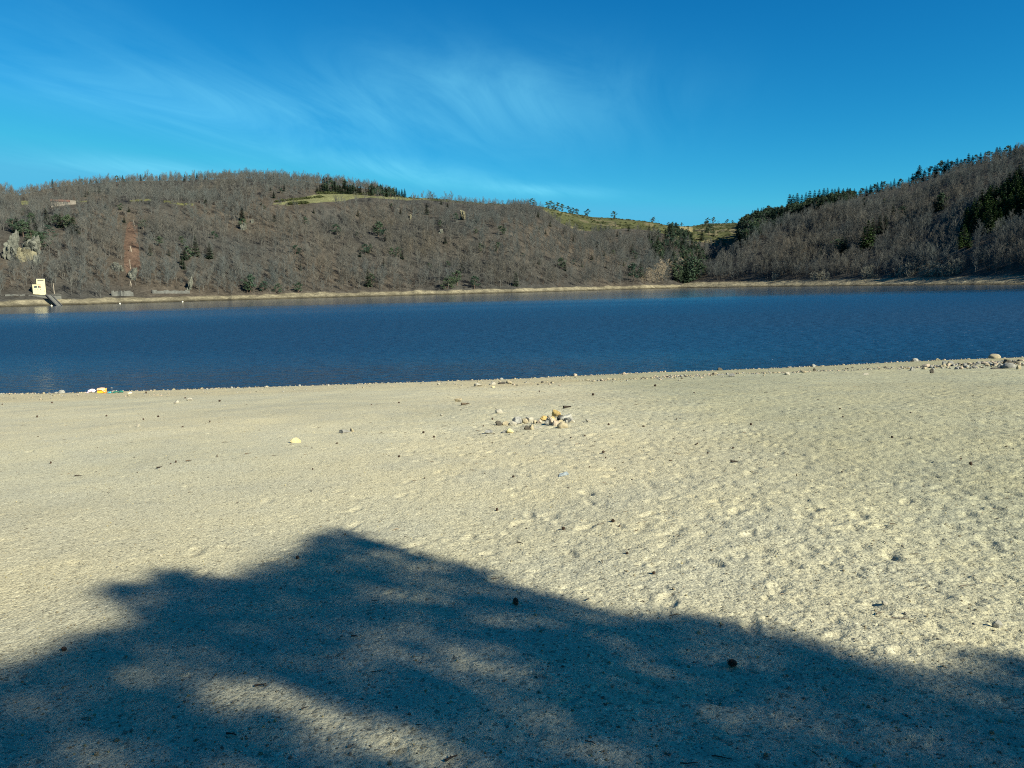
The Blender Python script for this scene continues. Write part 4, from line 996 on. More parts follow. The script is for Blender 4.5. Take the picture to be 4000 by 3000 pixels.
ring = [((790, 540), 82, 56, M_WHITE, 'rounded white stone lying just beyond the fire ring', .3, .8, 0),
        ((785, 655), 78, 62, M_DARKS, 'dark block standing for the shaded side of the left-end ring stone', .8, .9, 0),  # dark block added as the shaded face of the tan stone beside it
        ((868, 652), 84, 50, M_BUFF, 'tan stone leaning against the dark block at the ring\'s left end', .7, .8, 0),
        ((1010, 640), 112, 90, M_WGREY, 'largest white and grey mottled stone of the fire ring', .8, .7, 0),
        ((960, 652), 88, 52, M_WHITE, 'small white stone in front of the large mottled one', .6, .7, 0),
        ((1108, 626), 72, 60, M_BUFF, 'pale buff stone right of the large mottled stone', .5, .8, 0),
        ((1180, 620), 66, 64, M_WHITE, 'upright white stone in the middle of the fire ring', .8, .7, 0),
        ((1238, 632), 58, 48, M_BUFF, 'small tan stone right of the upright white stone', .4, .8, 0),
        ((1288, 634), 60, 50, M_PINKB, 'small pinkish tan stone before the ochre stone', .4, .8, 0),
        ((1342, 606), 86, 64, M_OCHRE, 'brown ochre stone at the back of the fire ring', .5, .8, 0),
        ((1398, 612), 56, 56, M_GREYS, 'dark grey stone wedged at the back of the ring\'s right heap', .7, .8, 0),
        ((1440, 656), 70, 100, M_PINKB, 'tall narrow tan and grey stone standing in the right heap', .9, .7, 0),
        ((1492, 572), 112, 72, M_OCHRE, 'bright ochre yellow stone on top of the right heap', .7, .6, .045),
        ((1612, 612), 150, 84, M_WGREY, 'big grey and white slab leaning on the right heap', .9, .6, 0),
        ((1690, 632), 62, 34, M_WHITE, 'thin white stone at the right end of the slab', .7, .7, 0),
        ((1490, 664), 84, 66, M_PINKB, 'pinkish buff stone low in the right heap', .6, .8, 0),
        ((1572, 690), 124, 78, M_BUFF, 'smooth rounded tan boulder in front of the right heap', .1, .7, 0),
        ((1625, 632), 50, 36, M_GREYS, 'small grey stone tucked behind the smooth tan boulder', .6, .8, 0),
        ((1130, 718), 66, 52, M_DARKS, 'dark half standing for the shaded left side of the stone before the ring', .5, .8, 0),  # dark half added as the shaded left side of the next stone
        ((1184, 714), 66, 70, M_BUFF, 'tan stone before the ring, its shaded left side a separate block', .5, .8, 0),
        ((665, 762), 98, 38, M_WGREY, 'flat white and grey stone left in front of the ring', .8, .8, 0),
        ((925, 758), 84, 60, M_YELLOW, 'pale yellow stone in front of the ring', .8, .8, 0),
        ((858, 758), 70, 32, M_GREYS, 'low grey stone left of the pale yellow one', .8, .8, 0),
        ((1270, 690), 100, 16, M_WHITE, 'thin whitish flake lying flat inside the ring', .7, .5, 0),
        ((1382, 645), 66, 52, M_GREYS, 'grey stone at the left foot of the right heap', .8, .8, 0),
        ((1455, 618), 84, 66, M_OCHRE, 'dull ochre stone in the middle of the right heap', .6, .8, 0),
        ((1528, 646), 92, 58, M_BUFF, 'buff stone between the pinkish and the smooth tan stones', .7, .8, 0),
        ((1556, 606), 92, 66, M_DARKS, 'dark hollow-sided stone under the ochre yellow one', .9, .8, 0),
        ((1655, 618), 100, 52, M_GREYS, 'long grey stone at the right foot of the slab', .8, .8, 0),
        ((1420, 596), 70, 58, M_BUFF, 'buff stone at the back left of the right heap', .8, .8, 0),
        ((1145, 600), 60, 40, M_GREYS, 'grey stone behind the pale buff one in mid ring', .8, .8, 0),
        ((1890, 626), 58, 40, M_WHITE, 'small white stone alone to the right of the ring', .7, .8, 0)]
for i, ((x, y), w, h, m, lab, ang, dp, lift) in enumerate(ring):
    px, py = Z6(x, y); stone(px, py, w / 3.16, h / 3.16, m, lab, 400 + i, RING, dp, ang, 'stone', lift=lift)
def Z5(x, y): return 1000 + x / 3.16, 1450 + y / 3.16
def ZL(x, y): return x / 2.212, 1450 + y / 2.212
def ZR(x, y): return 3000 + x / 2.212, 1350 + y / 2.212
def ZM(x, y): return 2300 + x / 3.016, 1350 + y / 3.016
odd = [(Z5(490, 886), 120, 56, 3.16, M_YELLOW, 'pale yellow angular stone alone left of the fire ring', .8), (Z5(1100, 762), 130, 40, 3.16, M_GREYS, 'half-buried dark-sided stone slab left of the fire ring', .9),
       (Z5(1185, 748), 46, 44, 3.16, M_BUFF, 'small tan stone at the right tip of the half-buried slab', .6),
       (Z6(285, 382), 90, 44, 3.16, M_BUFF, 'pale flat-topped stone between the ring and the water', .8), (Z6(530, 186), 98, 44, 3.16, M_WHITE, 'pale wedge-shaped stone near the water, leftmost of its row', .8),
       (Z6(705, 166), 74, 38, 3.16, M_WHITE, 'white stone second in the row near the water', .5), (Z6(820, 154), 92, 24, 3.16, M_DARKS, 'dark brown flat stone in the row near the water', .6), (Z6(906, 152), 72, 42, 3.16, M_BUFF, 'buff dark-sided stone at the right end of the row near the water', .7),
       (Z6(715, 206), 36, 20, 3.16, M_YELLOW, 'tiny pale yellow stone in front of the row near the water', .6), (Z6(80, 552), 34, 24, 3.16, M_WHITE, 'tiny white stone far left of the fire ring', .6), (Z6(42, 165), 36, 22, 3.16, M_WHITE, 'tiny white stone near the water, left of the pale wedge', .5),
       (ZL(1525, 278), 42, 26, 2.212, M_WHITE, 'smaller of two white stones right of the orange bag', .6), (ZL(1640, 254), 48, 24, 2.212, M_WHITE, 'larger of two white stones right of the orange bag', .4), (ZL(1195, 478), 34, 24, 2.212, M_WHITE, 'white angular stone on the smooth sand at left', .9), (ZL(1118, 483), 18, 12, 2.212, M_WHITE, 'white chip beside the angular stone at left', .8),
       (ZL(968, 172), 38, 30, 2.212, M_WGREY, 'rounded pale boulder behind the green cloth', .1), (ZL(1006, 178), 12, 12, 2.212, M_WHITE, 'white pebble between the pale boulder and the green cloth', .4), (ZL(520, 182), 42, 20, 2.212, M_BUFF, 'widest buff stone on the waterline left of the orange bag', .3), (ZL(1805, 146), 38, 18, 2.212, M_BUFF, 'pale buff stone on the waterline right of the orange bag', .3),
       (ZR(1955, 112), 94, 38, 2.212, M_BUFF, 'biggest buff boulder on the waterline at the far right', .25), (ZR(1265, 142), 58, 28, 2.212, M_WGREY, 'grey boulder on the waterline atop a small heap', .3), (ZR(1518, 188), 44, 46, 2.212, M_WGREY, 'pale upright boulder in the right-hand stone band', .5), (ZR(1578, 186), 60, 42, 2.212, M_GREYS, 'grey pitted boulder beside the pale upright one', .6),
       (ZR(2085, 196), 100, 46, 2.212, M_GREYS, 'rounded grey boulder in the rightmost heap', .25), (ZR(2062, 168), 62, 34, 2.212, M_DARKS, 'dark stone lying on top of the rightmost heap', .6), (ZR(2012, 196), 66, 40, 2.212, M_WGREY, 'pale leaning stone at the left of the rightmost heap', .8), (ZR(2165, 200), 40, 38, 2.212, M_BUFF, 'angular buff stone at the right of the rightmost heap', .9),
       (ZR(1960, 202), 90, 14, 2.212, M_DARKS, 'low dark stone at the foot of the rightmost heap', .7), (ZR(400, 216), 22, 22, 2.212, M_DARKS, 'small dark brown stone on the right-hand shore sand', .7), (ZR(305, 250), 46, 20, 2.212, M_BUFF, 'flat tan stone in the wrack line at right', .6), (ZR(165, 260), 46, 20, 2.212, M_WHITE, 'white flat stone in the wrack line at right', .6), (ZR(845, 252), 44, 16, 2.212, M_WHITE, 'long white stone below the right-hand stone band', .6),
       (ZR(1245, 218), 36, 30, 2.212, M_GREYS, 'grey-brown stone at the left of the stone band', .8), (ZR(1415, 236), 38, 36, 2.212, M_DARKS, 'dark ragged stone in front of the stone band', .8), (ZR(1785, 108), 60, 14, 2.212, M_WGREY, 'long flat grey stone on the waterline left of the big boulder', .3), (ZR(1465, 136), 34, 22, 2.212, M_BUFF, 'buff stone on the waterline between the two boulders', .4),
       (ZM(2095, 262), 44, 26, 3.016, M_WGREY, 'pale grey stone on the waterline right of centre', .3), (ZM(1495, 342), 48, 26, 3.016, M_BUFF, 'square pale stone in the wrack line right of centre', .8), (ZM(1462, 346), 34, 28, 3.016, M_DARKS, 'dark stone beside the square pale one', .8), (ZM(420, 346), 52, 30, 3.016, M_PINKB, 'reddish-tan stone on the waterline right of centre', .6), (ZM(1070, 414), 40, 14, 3.016, M_WHITE, 'white flake below the wrack line right of centre', .7),
       (ZM(1690, 376), 70, 30, 3.016, M_GREYS, 'grey wedge stone in the wrack line right of centre', .9),
       (Z5(350, 176), 110, 50, 3.16, M_GREYS, 'dark grey angular rock in the heap on the waterline, left of centre', .9), (Z5(400, 176), 70, 34, 3.16, M_BUFF, 'buff sloping rock at the right of the left-centre heap', .8), (Z5(310, 166), 50, 40, 3.16, M_DARKS, 'dark upright rock behind the left-centre heap', .9), (Z5(240, 180), 46, 28, 3.16, M_BUFF, 'small buff rock at the left of the left-centre heap', .6), (Z5(190, 182), 60, 28, 3.16, M_BUFF, 'leftmost buff rock of the left-centre heap', .6),
       (Z5(125, 210), 36, 20, 3.16, M_WHITE, 'white stone in front of the left-centre heap', .5), (Z5(855, 162), 36, 16, 3.16, M_WHITE, 'round white stone on the waterline near the centre', .3), (Z5(1582, 138), 30, 18, 3.16, M_WHITE, 'white stone poking above the waterline near the centre', .5), (Z5(890, 184), 30, 16, 3.16, M_WHITE, 'white chip just below the waterline near the centre', .7),
       ((3455, 2371), 20, 13, 1, M_WHITE, 'white stone casting a dark shadow in the churned sand at right', .7), ((3893, 2468), 34, 26, 1, M_GREYS, 'buff stone with a dark side near the right edge', .8), ((2549, 2584), 17, 12, 1, M_WHITE, 'small white stone in the shaded sand right of centre', .3), ((2729, 2469), 15, 13, 1, M_BUFF, 'small buff stone just inside the shadow edge at right', .5), ((627, 2170), 9, 6, 1, M_WHITE, 'tiny white stone on the smooth sand above the shadow at left', .5)]
for i, ((px, py), w, h, s, m, lab, ang) in enumerate(odd): stone(px, py, w / s, h / s, m, lab, 500 + i, 'stones lying about the beach', .75, ang, 'boulder' if w / s > 38 and py < 1460 else 'stone')
# the stony waterline and wrack line: the bigger stones singly, the shingle between them as one mass
SHST = [rock_mesh('shore_stone', 1, .8, .6, m, 600 + i, a, 2) for i, (m, a) in enumerate(((M_BUFF, .3), (M_GREYS, .5), (M_WGREY, .3), (M_PINKB, .5), (M_BUFF, .9), (M_DARKS, .8)))]
rs_ = random.Random(5)
def shore_stones(n, lo, hi, s0, s1, zmin, zmax, where, grp):
    L = []
    for k in range(n):
        px = lo + (hi - lo) * (k + rs_.random() * .9) / n
        d = rays(np.array([px]), np.array([np.interp(px, [p[0] for p in SHORE_PX], [p[1] for p in SHORE_PX])]))[0]
        t = -CAM_Z / d[2]; x = d[0] * t; y = float(shore_y(x)) - rs_.uniform(s0, s1)
        L.append((px, x, y))
    for k, (px, x, y) in enumerate(sorted(L)):
        o = link('stone', SHST[rs_.randrange(len(SHST))]); s = (zmin + (zmax - zmin) * rs_.random() ** 2) * (1.5 if rs_.random() < .12 else .85)
        o.location = (x, y, float(beach_z(x, y)) - .12 * s); o.scale = (s, s, s * rs_.uniform(.7, 1.1)); o.rotation_euler = (0, 0, rs_.random() * 6.28)
        tag(o, '%s stone from the left %s' % (nth(k + 1), where), 'stone', grp)
shore_stones(26, 20, 1000, .05, .5, .10, .24, 'of the low stones along the left part of the waterline', 'stones along the left waterline')
shore_stones(24, 1050, 2400, .05, .4, .10, .22, 'of the low stones along the middle of the waterline', 'stones along the middle waterline')
shore_stones(46, 2450, 3990, .05, .6, .08, .24, 'of the low stones along the right part of the waterline', 'stones along the right waterline')
shore_stones(52, 3180, 3990, 7.0, 10.5, .13, .34, 'in the band of stones behind the right waterline', 'band of stones on the right')
def scatter_line(n, xr, s_lo, s_hi, zr, bias=1.0):
    x = rng.uniform(xr[0], xr[1], n); s = s_lo + (s_hi - s_lo) * rng.random(n) ** bias
    y = shore_y(x) - s; return np.stack([x, y, beach_z(x, y)], -1), rng.uniform(zr[0], zr[1], n)
Ps, Ss = zip(scatter_line(2500, (-40, 52), -.05, .6, (.03, .09), 1.5), scatter_line(500, (0, 30), 5, 10, (.04, .12)), scatter_line(3200, (17, 46), 7.0, 11, (.05, .18)), scatter_line(1000, (3, 20), 6.2, 8.8, (.04, .13)), scatter_line(250, (-24, 3), 3.5, 7, (.03, .09)), scatter_line(260, (-24, 6), .6, 3.0, (.03, .09)), scatter_line(1100, (-40, 52), .5, 7.0, (.02, .06)))
Ps = np.concatenate(Ps); Ss = np.concatenate(Ss)
kk = rng.random(len(Ps)) < .35 + .65 * smooth(-.3, .5, vn(Ps[:, 0], Ps[:, 1], 1.3, 75)); Ps, Ss = Ps[kk], Ss[kk] * rng.uniform(.6, 1.25, kk.sum())
shingle = stuff('shingle', sunk(Ps, .01), Ss, rng.random(len(Ps)) * 6.28, SHST, 'pebbles and small stones strewn along the waterline')
# coarse grit on the near sand and dark needle bits, many standing in for shade in sand pits
n = 34000
gy = 1.6 + 22 * rng.random(n) ** 1.7; gx = (rng.random(n) * 2 - 1) * (0.8 + .72 * gy) * 1.5
GP = np.stack([gx, gy, beach_z(gx, gy)], -1); gs = rng.lognormal(math.log(.0062), .40, n).clip(.003, .018)
GM = [rock_mesh('grit', 1, .8, .7, m, 640 + i, .6, 1) for i, m in enumerate((M_YELLOW, M_BUFF, M_GREYS, M_BUFF, M_BUFF, M_GREYS))]
gravel = stuff('gravel', sunk(GP, .001), gs, rng.random(n) * 6.28, GM, 'coarse grit and tiny pebbles lying on the sand')
M_LITTER_SHADE = simple('litter_and_shade', (0.075, 0.055, 0.035), 0.9, 0.4, 30)
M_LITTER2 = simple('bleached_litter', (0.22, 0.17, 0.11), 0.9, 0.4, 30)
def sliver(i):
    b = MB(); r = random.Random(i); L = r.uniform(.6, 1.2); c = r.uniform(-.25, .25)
    b.tube([(-L / 2, 0, .05), (0, c, .10 + r.random() * .08), (L / 2, 0, .05)], [.02, .055, .02], 4); return b.mesh('litter_shade_flecks', [M_LITTER_SHADE if i % 3 else M_LITTER2])
def chip(i):
    r = random.Random(i + 40); return rock_mesh('bark_chip', .5, .3, .14, M_LITTER_SHADE, 660 + i, .8, 1)
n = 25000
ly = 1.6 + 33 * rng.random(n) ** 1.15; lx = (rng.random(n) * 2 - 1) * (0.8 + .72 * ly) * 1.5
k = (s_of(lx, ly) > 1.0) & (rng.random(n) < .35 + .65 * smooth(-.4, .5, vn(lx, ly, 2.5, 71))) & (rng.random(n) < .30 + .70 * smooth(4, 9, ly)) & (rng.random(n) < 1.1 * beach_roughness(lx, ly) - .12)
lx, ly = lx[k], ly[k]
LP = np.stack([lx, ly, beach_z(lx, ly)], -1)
litter_shade_flecks = stuff('litter_shade_flecks', LP, rng.lognormal(math.log(.036), .40, len(lx)).clip(.015, .10) * (.45 + .55 * smooth(2, 8, ly)), rng.random(len(lx)) * 6.28, [sliver(i) for i in range(6)] + [chip(0)], 'dry needles, bark chips, and dark slivers standing in for shade in sand pits')

# pine cones
M_CONE = simple('pine_cone_scales', (0.075, 0.050, 0.034), 0.85, 0.35, 60)
def cone_meshes(i, open_):
    core = MB(); sc_ = MB(); r = random.Random(i); N = 90
    core.tube([(0, 0, .02), (0, 0, .2), (0, 0, .5), (0, 0, .8), (0, 0, .97)], [.18, .30, .30, .20, .06], 10)
    for k in range(N):
        f = (k + .5) / N; a = k * 2.39996; z = .05 + .92 * f; rad = .33 * math.sin(math.pi * min(1, .16 + .80 * f)) ** .8
        o = np.array([math.cos(a), math.sin(a), 0]); tg = np.array([-o[1], o[0], 0]); up = np.array([0, 0, 1.0])
        p = np.array([0, 0, z]) + o * rad * .55; L = rad * (.62 + 1.15 * open_) + .05; d = o * (1 if open_ else .8) + up * (.35 if open_ else .75); d /= np.linalg.norm(d)
        w = (.085 + .04 * (1 - f)) * (1 - .42 * (open_ == 1)); th = .025; e = p + d * L; n_ = np.cross(d, tg)
        sc_.add([p - tg * w * .5, p + tg * w * .5, e + tg * w, e - tg * w, p - tg * w * .5 + n_ * th, p + tg * w * .5 + n_ * th, e + tg * w + n_ * th * 2.4, e - tg * w + n_ * th * 2.4],
                [(0, 3, 2, 1), (4, 5, 6, 7), (0, 1, 5, 4), (1, 2, 6, 5), (2, 3, 7, 6), (3, 0, 4, 7)])
    return core.mesh('core', [M_CONE]), sc_.mesh('scales', [M_CONE])
CONES = [cone_meshes(0, 0), cone_meshes(1, 1), cone_meshes(2, .45)]
CPROTO = {}
def pine_cone(px, py, hpx, kind, label, group, up=False):
    P = on_beach(np.array([px]), np.array([py]))[0]; L = hpx * project(P)[2] / F
    if kind not in CPROTO:
        o = empty('pine_cone', (0, 0, 0)); a, b = CONES[kind]; link('core', a, o); link('scales', b, o); CPROTO[kind] = o
    else: o = copy_tree(CPROTO[kind])
    P = sink(P); o.scale = (L, L, L); rad = (.38, .55, .45)[kind] * L
    if up: o.location = P - np.array([0, 0, .05 * L]); o.rotation_euler = (.15, .1, random.random() * 6)
    else:
        a = random.random() * 6.28; o.location = P + np.array([-.5 * L * math.sin(a), .5 * L * math.cos(a), rad * .78]); o.rotation_euler = (R(90), 0, a)
    tag(o, label, 'pine cone', group)
pine_cone(2018, 2361, 30, 0, 'plump closed pine cone just inside the shadow edge at centre', 'pine cones on the sand', True)
pine_cone(2857, 2603, 27, 1, 'open spiky pine cone in the shaded sand at right', 'pine cones on the sand', True)
pine_cone(250, 2543, 24, 0, 'dark pine cone on the shadow edge at far left', 'pine cones on the sand')
pine_cone(1163, 2182, 18, 0, 'dark pine cone at the tip of the tree shadow, left side', 'pine cones on the sand')
pine_cone(3793, 1817, 16, 0, 'round dark pine cone on the right-hand sand', 'pine cones on the sand', True)
regions = [('on the smooth sand left of the ring', [ZL(*p) for p in ((320, 396), (920, 387), (1240, 415), (1368, 391), (1578, 491), (1815, 451), (450, 275), (20, 292), (1600, 236), (1897, 270), (1265, 190), (1477, 822), (1522, 810), (1878, 758), (437, 790))]),
           ('on the sand around the fire ring', [Z6(*p) for p in ((595, 668), (2140, 654), (1675, 823), (1848, 800), (708, 600), (1285, 262), (2075, 998), (1905, 1205), (965, 1315))] + [Z5(*p) for p in ((2065, 752), (1770, 1065), (1425, 434), (1765, 403), (2195, 800))]),
           ('on churned sand right of the ring', [ZM(*p) for p in ((235, 926), (645, 946), (1280, 1140), (1700, 1190), (1400, 1258), (1035, 866), (1912, 932), (170, 1256), (197, 1334), (1240, 560), (780, 476), (48, 588))] + [ZR(*p) for p in ((622, 545), (648, 608), (1665, 966), (248, 1122), (640, 1092), (1075, 785))]),
           ('on the sand before the fire ring', [Z5(*p) for p in ((1000, 903), (705, 1252), (2080, 1328))] + [(1940, 1980), (2000 + 655 / 1.659, 2035), (2200, 2060), (2000 + 745 / 1.659, 2165), (2555, 2236), (2420, 2048)])]
for where, L in regions:
    for i, (px, py) in enumerate(sorted(L)):
        pine_cone(px, py, random.uniform(6.5, 9.5) if py < 1900 else random.uniform(9, 13.5), random.choice((0, 0, 2)), '%s dark pine cone from the left %s' % (nth(i + 1), where), 'pine cones on the sand', random.random() < .4)

# twigs
M_STICK = simple('weathered_twig', (0.10, 0.075, 0.048), 0.9, 0.3, 30)
M_STICKD = simple('dark_twig', (0.035, 0.026, 0.019), 0.9, 0.3, 30)
def twig(px, py, lpx, ang, m, label, group, thick=.028, fork=True, curve=.12):
    P = on_beach(np.array([px]), np.array([py]))[0]; L = lpx * project(P)[2] / F
    thick *= 3.0
    o = empty("twig", sink(P), ang); r = random.Random(int(px * 7 + py)); b = MB(); pts = []
    for i in range(6):
        t = i / 5 - .5; pts.append((t * L, curve * L * math.cos(t * 3) + r.gauss(0, .012) * L, .4 * thick * L + abs(r.gauss(0, .02)) * L))
    c0 = np.array(o.location); ca, sa = math.cos(ang), math.sin(ang)
    def lie(p, h): return (p[0], p[1], max(0.0, float(beach_z(c0[0] + p[0] * ca - p[1] * sa, c0[1] + p[0] * sa + p[1] * ca)) - c0[2]) + h)   # it lies on the sand's own bumps
    pts = [lie(p, thick * L * .75 + .004) for p in pts]
    b.tube(pts, [thick * L * (.65 - .4 * i / 5) for i in range(6)], 5); link('stem', b.mesh('stem', [m]), o)
    if fork:
        for k in (2, 3):
            f = MB(); p = np.array(pts[k]); s = (-1) ** k
            f.tube([p, p + np.array([.16 * L, s * .09 * L, .03 * L]), p + np.array([.28 * L, s * .18 * L, .015 * L])], [thick * L * .3, thick * L * .22, thick * L * .1], 4); link('side_shoot', f.mesh('side_shoot', [m]), o)
    tag(o, label, 'twig', group)
TG = 'twigs on the sand'
for (px, py, l, a, m, lab, th, fk) in [
    (1482, 2648, 58, .15, M_STICKD, 'straight dark twig in the shadow below the bright patch', .02, False), (1386, 2501, 30, -.2, M_STICKD, 'short forked dark twig in the bright patch inside the shadow', .06, True), (1018, 2693, 44, .2, M_STICKD, 'stout short stick on the light patch at left', .05, False),
    (1193, 2790, 30, .7, M_STICKD, 'small dark clump of twigs on the lower light patch', .05, True), (2307, 2922, 50, -.6, M_STICKD, 'bent dark twig near the bottom edge at centre', .03, True), (2693, 2992, 70, .05, M_STICKD, 'dark twig lying on the bottom edge right of centre', .025, False), (2820, 2970, 78, -.35, M_STICKD, 'long forked twig near the bottom edge at right', .02, True),
    (905, 2893, 46, -.25, M_STICKD, 'dark curved twig in the deep shadow at lower left', .05, True), (874, 2784, 60, .5, M_STICK, 'thin pair of needles forming a V on the light patch', .012, True), (1253, 2640, 28, .15, M_STICKD, 'tiny twig in the shadow left of the straight one', .03, False), (1640, 2850, 26, .1, M_STICKD, 'tiny dark twig right of the lower light patch', .04, False),
    (1765, 2972, 62, .75, M_STICKD, 'knotty dark twig with side shoots at the bottom edge', .05, True), (1935, 2250, 36, .25, M_STICK, 'brown twig at the tip of the right shadow finger', .03, True), (20, 2622, 50, .45, M_STICK, 'long thin twig crossing the left picture edge', .015, False), (3530, 2438, 90, -.3, M_STICK, 'long curved twig in the churned sand at right', .012, True),
    (3440, 2412, 46, .4, M_STICK, 'curled brown twig beside the white stone at right', .03, True), (3780, 2298, 66, .1, M_STICK, 'arched thin twig on the churned sand near the right edge', .015, False), (2300, 2340, 26, .9, M_STICKD, 'tiny twig just above the shadow edge right of centre', .04, True), (2640, 2402, 50, .05, M_STICKD, 'dark twig lying on the shadow edge at right', .02, False),
    (2350, 2046, 36, .3, M_STICK, 'thin twig on the sunlit sand right of centre', .02, False), (2030, 2118, 34, -.8, M_STICKD, 'short dark stick left of centre on the sunlit sand', .045, False), (3490, 2060, 26, -.5, M_STICK, 'orange brown leaf-like twig on the right-hand sand', .06, True), (305, 1856, 28, 0, M_STICKD, 'flat dark stick on the smooth sand at left', .05, False),
    (624, 1836, 20, .9, M_STICKD, 'curved dark stick on the smooth sand left of centre', .09, False), (738, 1813, 22, .2, M_STICK, 'curled brown twig on the smooth sand left of centre', .07, True), (970, 1783, 24, .5, M_STICK, 'pale twig on the smooth sand near the centre line', .04, False), (745, 1929, 20, 0, M_STICK, 'short brown stick low on the smooth sand', .05, False),
    (2216, 1600, 30, .05, M_STICKD, 'flat dark piece of driftwood beyond the right end of the ring', .10, False), (1818, 1586, 32, .1, M_STICK, 'grey brown driftwood piece between ring and water', .09, True), (2870, 1800, 30, .05, M_STICKD, 'dark flat bark piece on the churned sand right of centre', .08, False)]:
    twig(px, py, l, a, m, lab, TG, th, fk)

# belongings by the water: bag, towel, cloths; a scrap of plastic nearer
M_ORANGE = simple('orange_canvas', (0.80, 0.30, 0.06), 0.8, 0.15, 8, 0.01, 30)
M_YELP = simple('yellow_panel', (0.85, 0.47, 0.03), 0.75, 0.1, 8)
M_STRAP = simple('peach_strap', (0.85, 0.48, 0.30), 0.8, 0.1, 8)
M_PINK = simple('pale_pink_towel', (0.80, 0.62, 0.64), 0.95, 0.10, 8, 0.01, 60)
M_TEAL = simple('teal_cloth', (0.05, 0.33, 0.38), 0.9, 0.3, 12)
M_GREEN = simple('dark_green_cloth', (0.02, 0.15, 0.10), 0.9, 0.6, 12, c2=(0.008, 0.04, 0.035))
M_CREAMC = simple('cream_cloth', (0.68, 0.58, 0.42), 0.9, 0.15, 12)
def Z7(x, y): return 250 + x / 7.373, 1480 + y / 7.373
P = on_beach(np.array([Z7(1080, 432)[0]]), np.array([Z7(1080, 432)[1]]))[0]; kb = project(P)[2] / F
bag = empty('beach_bag', sink(P), .1); tag(bag, 'orange canvas beach bag with yellow panel standing by the water', 'bag')
W_, D_, H_ = 33 * kb, 17 * kb, 19 * kb
def bag_body(b):
    n = 20; rings = [(0, .86), (.3, .95), (.7, 1.0), (1.0, 1.04), (.94, .96), (.25, .86)]
    for (f, s) in rings:
        for k in range(n):
            a = 6.283 * k / n; c, q = math.cos(a), math.sin(a)
            x = abs(c) ** .5 * math.copysign(1, c) * W_ / 2 * s; y = abs(q) ** .5 * math.copysign(1, q) * D_ / 2 * s
            b.V.append((x, y + D_ / 2, f * H_ + (.045 * math.sin(2 * a + 1) * H_ if f > .6 else 0) - .01))
    for i in range(len(rings) - 1):
        for k in range(n): b.F.append((i * n + k, i * n + (k + 1) % n, (i + 1) * n + (k + 1) % n, (i + 1) * n + k)); b.M.append(0)
    b.F.append(tuple(n - 1 - k for k in range(n))); b.M.append(0); b.F.append(tuple((len(rings) - 1) * n + k for k in range(n))); b.M.append(0)
part('body', bag_body, M_ORANGE, bag, True)
part('panel', lambda b: b.add([(-W_ * .40, -.035 + .0, H_ * .06), (W_ * .26, -.035, H_ * .06), (W_ * .27, -.05, H_ * .58), (-W_ * .42, -.05, H_ * .58), (-W_ * .40, .05, H_ * .06), (W_ * .26, .05, H_ * .06), (W_ * .27, .05, H_ * .58), (-W_ * .42, .05, H_ * .58)],
     [(0, 1, 2, 3), (3, 2, 6, 7), (0, 3, 7, 4), (1, 5, 6, 2), (0, 4, 5, 1)]), M_YELP, bag)
part('strap', lambda b: b.tube([(-W_ * .5, .03, H_ * .78), (-W_ * .2, -.045, H_ * .80), (W_ * .15, -.05, H_ * .74), (W_ * .42, -.03, H_ * .25)], [.022] * 4, 6), M_STRAP, bag, True)
part('strap', lambda b: b.tube([(-W_ * .62, .10, H_ * .72), (-W_ * .45, .06, H_ * .98), (0, .05, H_ * 1.05), (W_ * .36, .06, H_ * 1.0)], [.018, .022, .022, .018], 6), M_STRAP, bag, True)
part('flap', lambda b: b.add([(-W_ * .45, .0, H_ * .93), (W_ * .42, .0, H_ * .95), (W_ * .46, -.06, H_ * .72), (-W_ * .44, -.06, H_ * .70), (-W_ * .45, .03, H_ * .96), (W_ * .42, .03, H_ * .98)], [(0, 3, 2, 1), (0, 1, 5, 4), (3, 0, 4), (1, 2, 5), (3, 4, 5, 2)]), M_STRAP, bag)
def cloth(name, x, y, w, h, m, label, seed, deep=.8, peak=.3, cat_='cloth'):
    """a crumpled piece of fabric heaped on the sand"""
    px, py = Z7(x, y); P = on_beach(np.array([px]), np.array([py]))[0]; k = project(P)[2] / F; W_, H_, D_ = w / 7.373 * k, h / 7.373 * k, w / 7.373 * k * deep
    n = 34; u = np.linspace(-1, 1, n); U, V = np.meshgrid(u, u)
    rr = np.sqrt((U * (1 + .2 * vn(V * 3, U * 0, 1, seed))) ** 2 + V ** 2)
    z = np.clip(1 - ((U - peak) ** 2 * 1.1 + V ** 2), 0, 1) ** .8
    fold = 1 - np.abs(vn(U * 1.2 + seed, V * .9, .42, seed)) * 1.1
    z = z * (.55 + .55 * fold) + .16 * vn(U, V, .22, seed + 2) * (z > 0.02)
    z = np.clip(z / z.max(), 0.012, 1) * H_
    keep = rr < 1.0 + .12 * vn(U, V, .5, seed + 5)
    X_ = U * W_ / 2; Y_ = V * D_ / 2 + D_ / 2; px0 = np.stack([X_, Y_, z + .01], -1).reshape(-1, 3); bot = px0.copy(); bot[:, 2] -= .012
    id_ = np.arange(n * n).reshape(n, n); f = []
    kq = keep[:-1, :-1] & keep[1:, :-1] & keep[:-1, 1:] & keep[1:, 1:]
    for i, j in zip(*np.nonzero(kq)):
        a, b_, c, d = id_[i, j], id_[i, j + 1], id_[i + 1, j + 1], id_[i + 1, j]; f.append((a, b_, c, d)); o_ = n * n; f.append((d + o_, c + o_, b_ + o_, a + o_))
    o = link(name, mesh_from(name, np.concatenate([px0, bot]), f, m, True)); o.location = sink(P); tag(o, label, cat_)
cloth('towel', 718, 440, 310, 105, M_PINK, 'crumpled pale pink towel left of the orange bag', 801, .8, .15, 'towel')
cloth('cloth', 1275, 430, 140, 42, M_TEAL, 'teal cloth lying against the right side of the orange bag', 802, .9)
